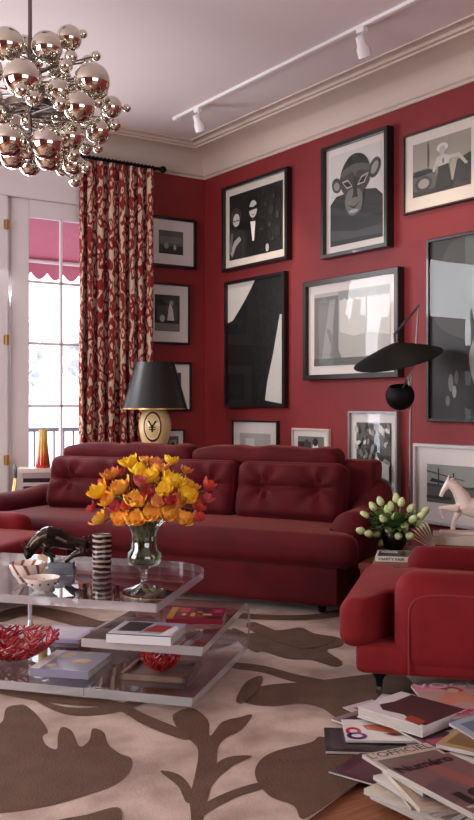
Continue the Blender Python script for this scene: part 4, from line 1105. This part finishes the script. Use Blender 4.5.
# curved horn standing on the table beside the pile
hp = PD(13, 498, 7.62); hp.z = bt + .001
hn = thing('curved_horn', 'dark and gold curved horn standing beside the window book pile', 'ornament', hp)
z1 = PD(13, 464, 7.62).z - hp.z
P = [(.03 * math.sin(t * 2.2) - .01, 0, z1 * t) for t in [i / 10 for i in range(11)]]
MB().tube(P[:7], [.030, .03, .029, .028, .027, .026, .025], 12, flat=.5).build('gold_section', M['brass'], hn)
MB().tube(P[6:], [.0255, .028, .028, .024, .012], 12, flat=.5).build('dark_tip', M['black'], hn)
MB().lathe([(.035, 0), (.032, .012)], 16).build('foot', M['black'], hn)

# ================================================================== FLOOR LAMP
FD = 6.25
def fl(px, py, dd=0): return PD(px, py, FD + dd)
flp = fl(410, 500); flp.z = .001
lampf = thing('floor_lamp', 'black disc shaded floor lamp on a thin chrome pole beside the sofa', 'lamp', flp)
def rel(px, py, dd=0): return tuple(fl(px, py, dd) - Vector((flp.x, flp.y, .001)))
MB().lathe([(.12, 0), (.12, .018), (.02, .026)], 36).build('base', M['blackmat'], lampf)
pt = rel(411, 376)
MB().tube([(0, 0, .02), (0, 0, 1.0), pt], .0085, 12).build('pole', M['steel'], lampf)
MB().tube([rel(411, 392), rel(408, 378), rel(415, 364), rel(418.5, 305.5)], [.011, .010, .008, .006], 10).build('upright', M['steel'], lampf)
MB().tube([rel(418.5, 304.5), rel(418.5, 306), rel(400, 328), rel(394.5, 334), rel(395, 342)], [.007, .007, .009, .009, .008], 10).build('swing_arm', M['black'], lampf)
c_ = Vector(rel(397, 354)); Rd = 45 / FPX * FD
# disc: seen nearly edge on, tilted down towards the sofa side
axis = (Vector((0, 0, 1)) - RV * .15 - FV * .30).normalized()
axis = (Vector((0, 0, 1)) + RV * -.25 + FV * -.24).normalized()
q = Matrix.Translation(c_) @ axis.to_track_quat('Z', 'Y').to_matrix().to_4x4()
b = MB(); b.lathe([(.0001, .075), (.03, .072), (.10, .050), (.20, .012), (Rd - .006, -.028), (Rd, -.034), (Rd - .004, -.036), (.20, .004), (.10, .040), (.0001, .064)], 56, xf=q, cap=False)
b.build('disc_shade', M['blackmat'], lampf, smooth=50)
kb = Vector(rel(400, 396)); rb_ = 14.5 / FPX * FD
ax2 = (Vector((0, 0, 1)) - FV * .25 - RV * .1).normalized()
q = Matrix.Translation(kb) @ ax2.to_track_quat('Z', 'Y').to_matrix().to_4x4()
b = MB(); pr = [(max(1e-4, rb_ * math.sin(PI * j / 16)), -rb_ * math.cos(PI * j / 16)) for j in range(13)]; pr += [(r_ * .94, z_) for r_, z_ in pr[::-1]]
b.lathe(pr, 32, xf=q, cap=False); b.build('ball_reflector', M['blackmat'], lampf, smooth=50)
MB().tube([tuple(kb + Vector((0, 0, rb_ * .2))), tuple(Vector(rel(408, 378)))], .008, 10).build('lamp_holder', M['black'], lampf)

# ================================================================== SIDE TABLE, TULIPS, BOOKS, HORSE
def sl(x, y): return (-.44 + .909 * x + .416 * y, 6.32 - .416 * x + .909 * y)
tc_ = W(*sl(1.99, -.20)); TZ = .36
sd = thing('side_table', 'low reddish wooden side table between the sofa and the crimson armchair', 'table', (tc_.x, tc_.y, RZ), ZR(-24.6))
TZ -= RZ
MB().box(-.50, -.38, TZ - .03, .50, .38, TZ, bev=.004).build('table_top', M['midwood'], sd)
MB().box(-.50, -.33, .10, .49, .33, .12, bev=.003).build('lower_shelf', M['midwood'], sd)
for x in (-.48, .48):
    for y in (-.32, .32): MB().box(x - .022, y - .022, 0, x + .022, y + .022, TZ - .03).build('leg', M['midwood'], sd)
TZ += .001 + RZ
p = camfoot(400, 566, TZ)
book('lower white magazine under the lettered one beside the tulips', 'book', p + FV * .08, ZR(-14), .25, .22, .026, (150, 110, 96), 'pagew', name='book')
z = TZ + .0265
book('white spined magazine with black capitals beside the tulips', 'book', p + FV * .08 + Vector((0, 0, .0265)), ZR(-12), .23, .22, .028, (228, 222, 214), 'pagew', polys=[((70, 60, 64), rc(.05, .05, .95, .95)), ((190, 180, 176), rc(.1, .55, .5, .85))],
     spine_text=('VANITY FAIR', (30, 26, 28), .06, .62, .5), name='book')
# tulips in a dark bowl vase
tv = W((394 - 237) / FPX * 5.62, 5.62, TZ)
pot = MB(); pot.lathe([(.04, 0), (.05, .005), (.075, .05), (.078, .10), (.065, .135), (.062, .135), (.074, .1), (.0001, .03)], 28)
o = pot.build('flower_vase', M['black'], loc=tv, smooth=50); tag(o, 'dark round vase holding the white tulips on the side table', 'vase')
M['tul'] = mat('pale_green_tulip', (214, 222, 170), .55, c2=(168, 190, 112), nscale=18)
random.seed(21)
TP = [(362, 531), (366, 516), (374, 508), (381, 503), (391, 508), (401, 504), (410, 510), (372, 524), (384, 520), (395, 519), (389, 530), (404, 527), (378, 534), (412, 520), (420, 517), (366, 540), (409, 536), (398, 536), (370, 534), (388, 512), (418, 526), (424, 512), (396, 500), (384, 541)]
for i, (px, py) in enumerate(TP):
    pos = PD(px, py, 5.62 + random.uniform(-.10, .06) - (.06 if py > 515 else 0))
    cen = Vector((tv.x, tv.y, TZ + .12)); ax = ((pos - cen).normalized() + Vector((0, 0, .2))).normalized()
    pos -= ax * .015
    side = 'towards the sofa arm' if px < 380 else 'over the middle of the vase' if px < 403 else 'towards the white horse'
    lab = 'closed pale green tulip %s %s' % ('high in the bunch' if py < 513 else 'mid height in the bunch' if py < 529 else 'low in the bunch', side)
    t = thing('tulip', lab, 'flower', pos, 0, 'pale tulips on the side table')
    q = ax.to_track_quat('Z', 'Y').to_matrix().to_4x4()
    b = MB(); b.lathe([(.0001, -.004), (.016, .002), (.023, .016), (.022, .034), (.013, .052), (.003, .060)], 8, xf=q, cap=True)
    b.build('bloom', M['tul'], t, smooth=70)
    an = math.atan2(pos.y - tv.y, pos.x - tv.x)
    lip = Vector((tv.x + .045 * math.cos(an), tv.y + .045 * math.sin(an), TZ + .135)); bs = Vector((tv.x, tv.y, TZ + .04))
    P = smooth_pts([tuple(bs), tuple(lip), tuple(lip.lerp(pos, .55) + Vector((0, 0, .012))), tuple(pos)], 4, False)
    MB().tube([Vector(x_) - pos for x_ in P], .003, 6).build('stem', M['leaf'], t)
    for k in range(6):
        a = an + random.uniform(-1, 1); L_ = random.uniform(.12, .20); s0 = lip - pos
        d = Vector((math.cos(a), math.sin(a), random.uniform(.4, 2.2))).normalized(); sdv = d.cross(Vector((0, 0, 1))).normalized()
        vs = []
        for j in range(7):
            q_ = j / 6; c = s0 + d * L_ * q_ + Vector((0, 0, -.06 * q_ * q_)); w_ = .019 * math.sin(PI * (.1 + .88 * q_))
            vs += [tuple(c - sdv * w_ + Vector((0, 0, .004))), tuple(c), tuple(c + sdv * w_ + Vector((0, 0, .004)))]
        b = MB(); b.add(vs, [(3 * j, 3 * j + 1, 3 * j + 4, 3 * j + 3) for j in range(6)] + [(3 * j + 1, 3 * j + 2, 3 * j + 5, 3 * j + 4) for j in range(6)])
        b.build('leaf', M['leaf'], t, smooth=60)
# fanned open booklet
M['cream2'] = mat('cream_paper', (214, 200, 176), .8)
fp = PD(432, 540, 5.42)
fb = thing('fanned_booklet', 'small booklet standing with cream pages fanned out beside the tulips', 'booklet', (fp.x, fp.y, TZ), ZR(0))
for k in range(7):
    a = rad(108 + k * 7)
    b = MB(); c0 = Vector((.02, 0, .03)); d = Vector((math.cos(a), 0, math.sin(a))); e = Vector((0, 1, 0))
    L_ = .17; pts = [c0 - e * .03, c0 + e * .03, c0 + d * L_ + e * .045, c0 + d * L_ - e * .045]
    nrm = d.cross(e).normalized() * .0012
    b.add([tuple(x_ + nrm) for x_ in pts] + [tuple(x_ - nrm) for x_ in pts], [(0, 1, 2, 3), (7, 6, 5, 4), (0, 4, 5, 1), (1, 5, 6, 2), (2, 6, 7, 3), (3, 7, 4, 0)])
    b.build('page', M['cream2'], fb, smooth=0)
MB().box(-.06, -.05, 0, .09, .05, .03).build('cover', M['cream2'], fb, smooth=0)
# horse
HD = 5.55
M['horse'] = mat('white_ceramic', (226, 206, 196), .35, coat=.3, bump=.05, bscale=30)
hb = PD(462, 531, HD)
zb_ = TZ; HB_ = (hb.z - .016 - TZ) / .0575
for k, (wd, ht, t_, c, lab) in enumerate([(.36, .26, .030, (120, 84, 74), 'brown book at the bottom under the white horse'), (.34, .25, .026, (196, 186, 174), 'grey white book right under the white horse')]):
    t_ *= HB_
    book(lab, 'book', (hb.x, hb.y, zb_), ZR(-16 + 3 * k), wd, ht, t_, c, name='book', group='books under the white horse'); zb_ += t_ + .0006
hs = thing('horse_statue', 'white horse statue with one foreleg raised on the side table', 'statue', (hb.x, hb.y, zb_), ZR(-8))
hz = hb.z + .0 - zb_
sc_h = (PD(440, 479, HD).z - zb_) / .335
def hpx(px, py, y=0): p = PD(px, py, HD); return ((p - hb).dot(RV), y, p.z - zb_)
MB().box(-.13, -.05, 0, .16, .05, max(.012, hpx(0, 531)[2]), bev=.003).build('plinth', M['horse'], hs)
b = MB()
b.tube([hpx(441, 497), hpx(443, 492), hpx(447, 486), hpx(450, 481)], [.012, .014, .020, .022], 12)
b.tube([hpx(449, 483), hpx(456, 488), hpx(462, 497), hpx(466, 507)], [.022, .034, .046, .056], 14)
b.tube([hpx(462, 506), hpx(474, 508), hpx(488, 506), hpx(496, 508)], [.048, .060, .058, .045], 14)
for sy in (-1, 1): b.tube([hpx(448, 480, sy * .012), hpx(449.5, 474.5, sy * .014)], [.008, .002], 6)
b.tube([hpx(458, 508, -.02), hpx(448, 508, -.022), hpx(440, 508, -.022), hpx(441, 516, -.022), hpx(443, 519, -.022)], [.028, .019, .012, .010, .011], 10)
b.tube([hpx(460, 510, .02), hpx(455, 520, .02), hpx(454, 530, .02)], [.028, .014, .012], 10)
b.tube([hpx(455, 518, .02), hpx(453, 531, .02)], [.013, .015], 10)
for sy in (-1, 1):
    b.tube([hpx(493, 509, sy * .024), hpx(492, 516, sy * .028), hpx(498, 524, sy * .028), hpx(495, 531, sy * .028)], [.042, .022, .012, .014], 10)
b.tube([hpx(500, 503), hpx(507, 508), hpx(506, 524)], [.015, .02, .008], 8)
for k in range(6): q_ = k / 5; b.tube([hpx(451 + 10 * q_, 480 + 14 * q_), hpx(455 + 11 * q_, 478 + 15 * q_)], [.012, .004], 6)
q = remeshed(b, .0045, 2); q.build('horse_body', M['horse'], hs, smooth=60)

# ================================================================== HEAP OF MAGAZINES
FZ = .0015
def mz(x, y): return W(x, y)
def put(label, l, d, z, A, wd, ht, t_, cover, polys=(), texts=(), **k):
    p = W(l, d + .02); return magazine(label, (p.x, p.y, z), A, wd, ht, t_, cover, polys, texts, **k)
base_z = RZ
put('dark covered magazine with white edges, lowest towards the rug', .50, 3.36, base_z, -4, .36, .24, .009, (34, 30, 34), [((58, 50, 56), rc(.05, .1, .5, .9))])
put('dull purple magazine sticking out of the heap over the rug edge', .475, 3.12, base_z, -38, .22, .27, .006, (74, 48, 60), [((92, 66, 76), rc(.2, .1, .8, .6))])
put('grey magazine spread out flat under the heap', .74, 3.40, base_z, 14, .30, .24, .010, (150, 140, 132))
put('white magazine with red and blue rings and an orange figure', .54, 3.43, base_z + .0125, -2, .29, .22, .009, (216, 208, 206),
    [((186, 42, 66), ell(.12, .42, .10, .20)), ((216, 208, 206), ell(.12, .42, .05, .09)), ((52, 32, 96), ell(.15, .20, .13, .16)), ((216, 208, 206), ell(.15, .20, .07, .08)), ((178, 96, 60), [(.25, .7), (.45, .75), (.62, .55), (.95, .5), (.98, .3), (.7, .25), (.5, .4), (.3, .5)]), ((96, 44, 36), [(.5, .3), (.62, .2), (.8, .28), (.7, .4)])])
put('thin magazine with a plum cover under the thick white book', .74, 3.38, base_z + .024, 25, .25, .23, .008, (70, 36, 52), [((170, 60, 100), rc(.1, .1, .5, .3)), ((200, 180, 180), rc(.6, .1, .9, .5))])
put('small pale leaflet near the front leg of the armchair', .52, 3.74, base_z, 30, .15, .11, .005, (190, 176, 176), [((150, 60, 60), rc(.2, .2, .6, .7))], ry=-3)
put('crumpled grey leaflet beside the front leg of the armchair', .66, 3.82, base_z + .001, -25, .16, .12, .006, (206, 200, 196), [((80, 60, 62), rc(.3, .2, .9, .6))])
put('thin silver magazine under the near corner of the thick white book', .50, 3.60, base_z + .001, 40, .22, .16, .008, (140, 120, 120), [((60, 48, 52), rc(.1, .1, .7, .8))])
# thick white book with dark picture
o = book('thick white softcover book with a dark photograph, tilted on the heap', 'book', W(.66, 3.53, base_z + .036), ZR(43), .275, .30, .040, (206, 200, 200), 'pagew', group=None,
     polys=[((66, 50, 50), [(.06, .0), (.06, .20), (.20, .40), (.15, .70), (.30, .86), (.55, .80), (.98, .82), (1, .0)]), ((150, 70, 50), [(.0, .05), (.05, .3), (.25, .34), (.20, .08)])], name='art_book')
# pink lettered fashion magazine at the chair
put('fashion magazine with pink letters and a reclining figure at the armchair base', .90, 3.63, base_z + .058, 4, .34, .40, .012, (188, 158, 152),
    [((226, 150, 170), rc(0, .78, .6, 1)), ((206, 140, 120), [(.15, .5), (.35, .75), (.55, .80), (.62, .62), (.95, .55), (1, .35), (.6, .38), (.4, .45), (.2, .3)]), ((150, 80, 60), [(.30, .86), (.5, .92), (.58, .78), (.44, .70)]), ((120, 60, 56), [(.6, .6), (.8, .66), (1, .5), (1, .44), (.75, .5)]), ((216, 176, 160), ell(.44, .78, .07, .07))] + [((206, 40, 120), rc(.03 + .07 * k, .12 + .015 * (k % 2), .08 + .07 * k, .20)) for k in range(8)] + [((206, 60, 130), rc(.03 + .05 * k, .04, .065 + .05 * k, .09)) for k in range(7)],
    [((240, 214, 210), 'VOGUE', .0, .84, 1.0, .15, .0)], curl=.0)
put('blue grey illustrated magazine leaning on the pile near the photo edge', .94, 3.22, base_z + .085, -72, .34, .26, .012, (140, 152, 168), [((196, 200, 206), rc(.1, .55, .6, .9)), ((96, 104, 124), rc(.1, .1, .5, .45)), ((206, 198, 180), rc(.6, .1, .9, .5)), ((70, 84, 110), rc(.62, .6, .95, .9))], rx=8)
put('yellowish magazine under the blue grey one', .86, 3.20, base_z + .060, -35, .24, .30, .014, (166, 144, 104), [((120, 100, 70), rc(.1, .1, .6, .5)), ((206, 200, 190), rc(.5, .5, .95, .9))])
put('folded white newspaper under the yellowish magazine', .92, 3.12, base_z + .036, -50, .27, .34, .018, (206, 202, 198), [((150, 146, 146), rc(.1, .1, .9, .3)), ((150, 146, 146), rc(.1, .4, .45, .9))])
put('dark glossy magazine slanting by the lettered dark cover', .86, 3.02, base_z + .018, -48, .26, .33, .014, (52, 48, 56), [((120, 130, 140), rc(.1, .7, .9, .9))])
# pile under the lettered covers
zz = .0015
random.seed(5)
LB = ['white edged magazine at the very bottom of the near pile on the parquet', 'grey magazine second from the bottom of the near pile', 'cream magazine third from the bottom of the near pile', 'tan covered magazine fourth from the bottom of the near pile', 'slim white magazine fifth from the bottom of the near pile', 'thick tan magazine third from the top of the near pile']
CV = [(196, 188, 180), (120, 112, 110), (206, 196, 180), (160, 130, 100), (220, 214, 210), (168, 140, 116)]
TK = [.020, .010, .018, .010, .014, .018]
for k in range(6):
    put(LB[k], .585 + random.uniform(-.015, .02), 2.80 + random.uniform(-.04, .04), zz + RZ + .001, 24 + random.uniform(-22, 22), .22, .30, TK[k], CV[k], [(CV[(k + 2) % 6], rc(.1, .1, .9, .8))], pages='page' if k % 2 else 'pagew')
    zz += TK[k] + .001
zz += RZ + .001
put('fashion magazine with a tall black serif title, second from the top of the near pile', .580, 2.86, zz, 25, .25, .32, .012, (190, 176, 162), [((110, 96, 90), rc(.05, .02, .95, .80))],
    [((26, 22, 24), "L'OFFICIEL", .03, .855, .94, .125, .0)]); zz += .0135
put('dark brown covered magazine with black lettering on top of the near pile', .650, 2.70, zz, 30, .245, .36, .018, (112, 86, 84),
    [((140, 84, 78), [(.45, .95), (.62, .8), (.68, .5), (.60, .25), (.48, .4), (.42, .7)]), ((98, 76, 76), [(.0, .55), (.35, .62), (.4, .3), (.0, .2)])],
    [((22, 16, 20), 'Numéro', .04, .84, .86, .13, .03), ((18, 14, 16), '108', .14, .12, .74, .22, .06), ((225, 220, 216), '|||||', .04, .07, .09, .03, .03)])
put('white magazine with a black capital letter at the photo edge beside the near pile', .80, 2.72, RZ + .08, 30, .22, .28, .014, (222, 218, 214), [((60, 54, 60), rc(.1, .35, .9, .9))], [((20, 18, 20), 'R', .10, .06, .3, .22, .05)])
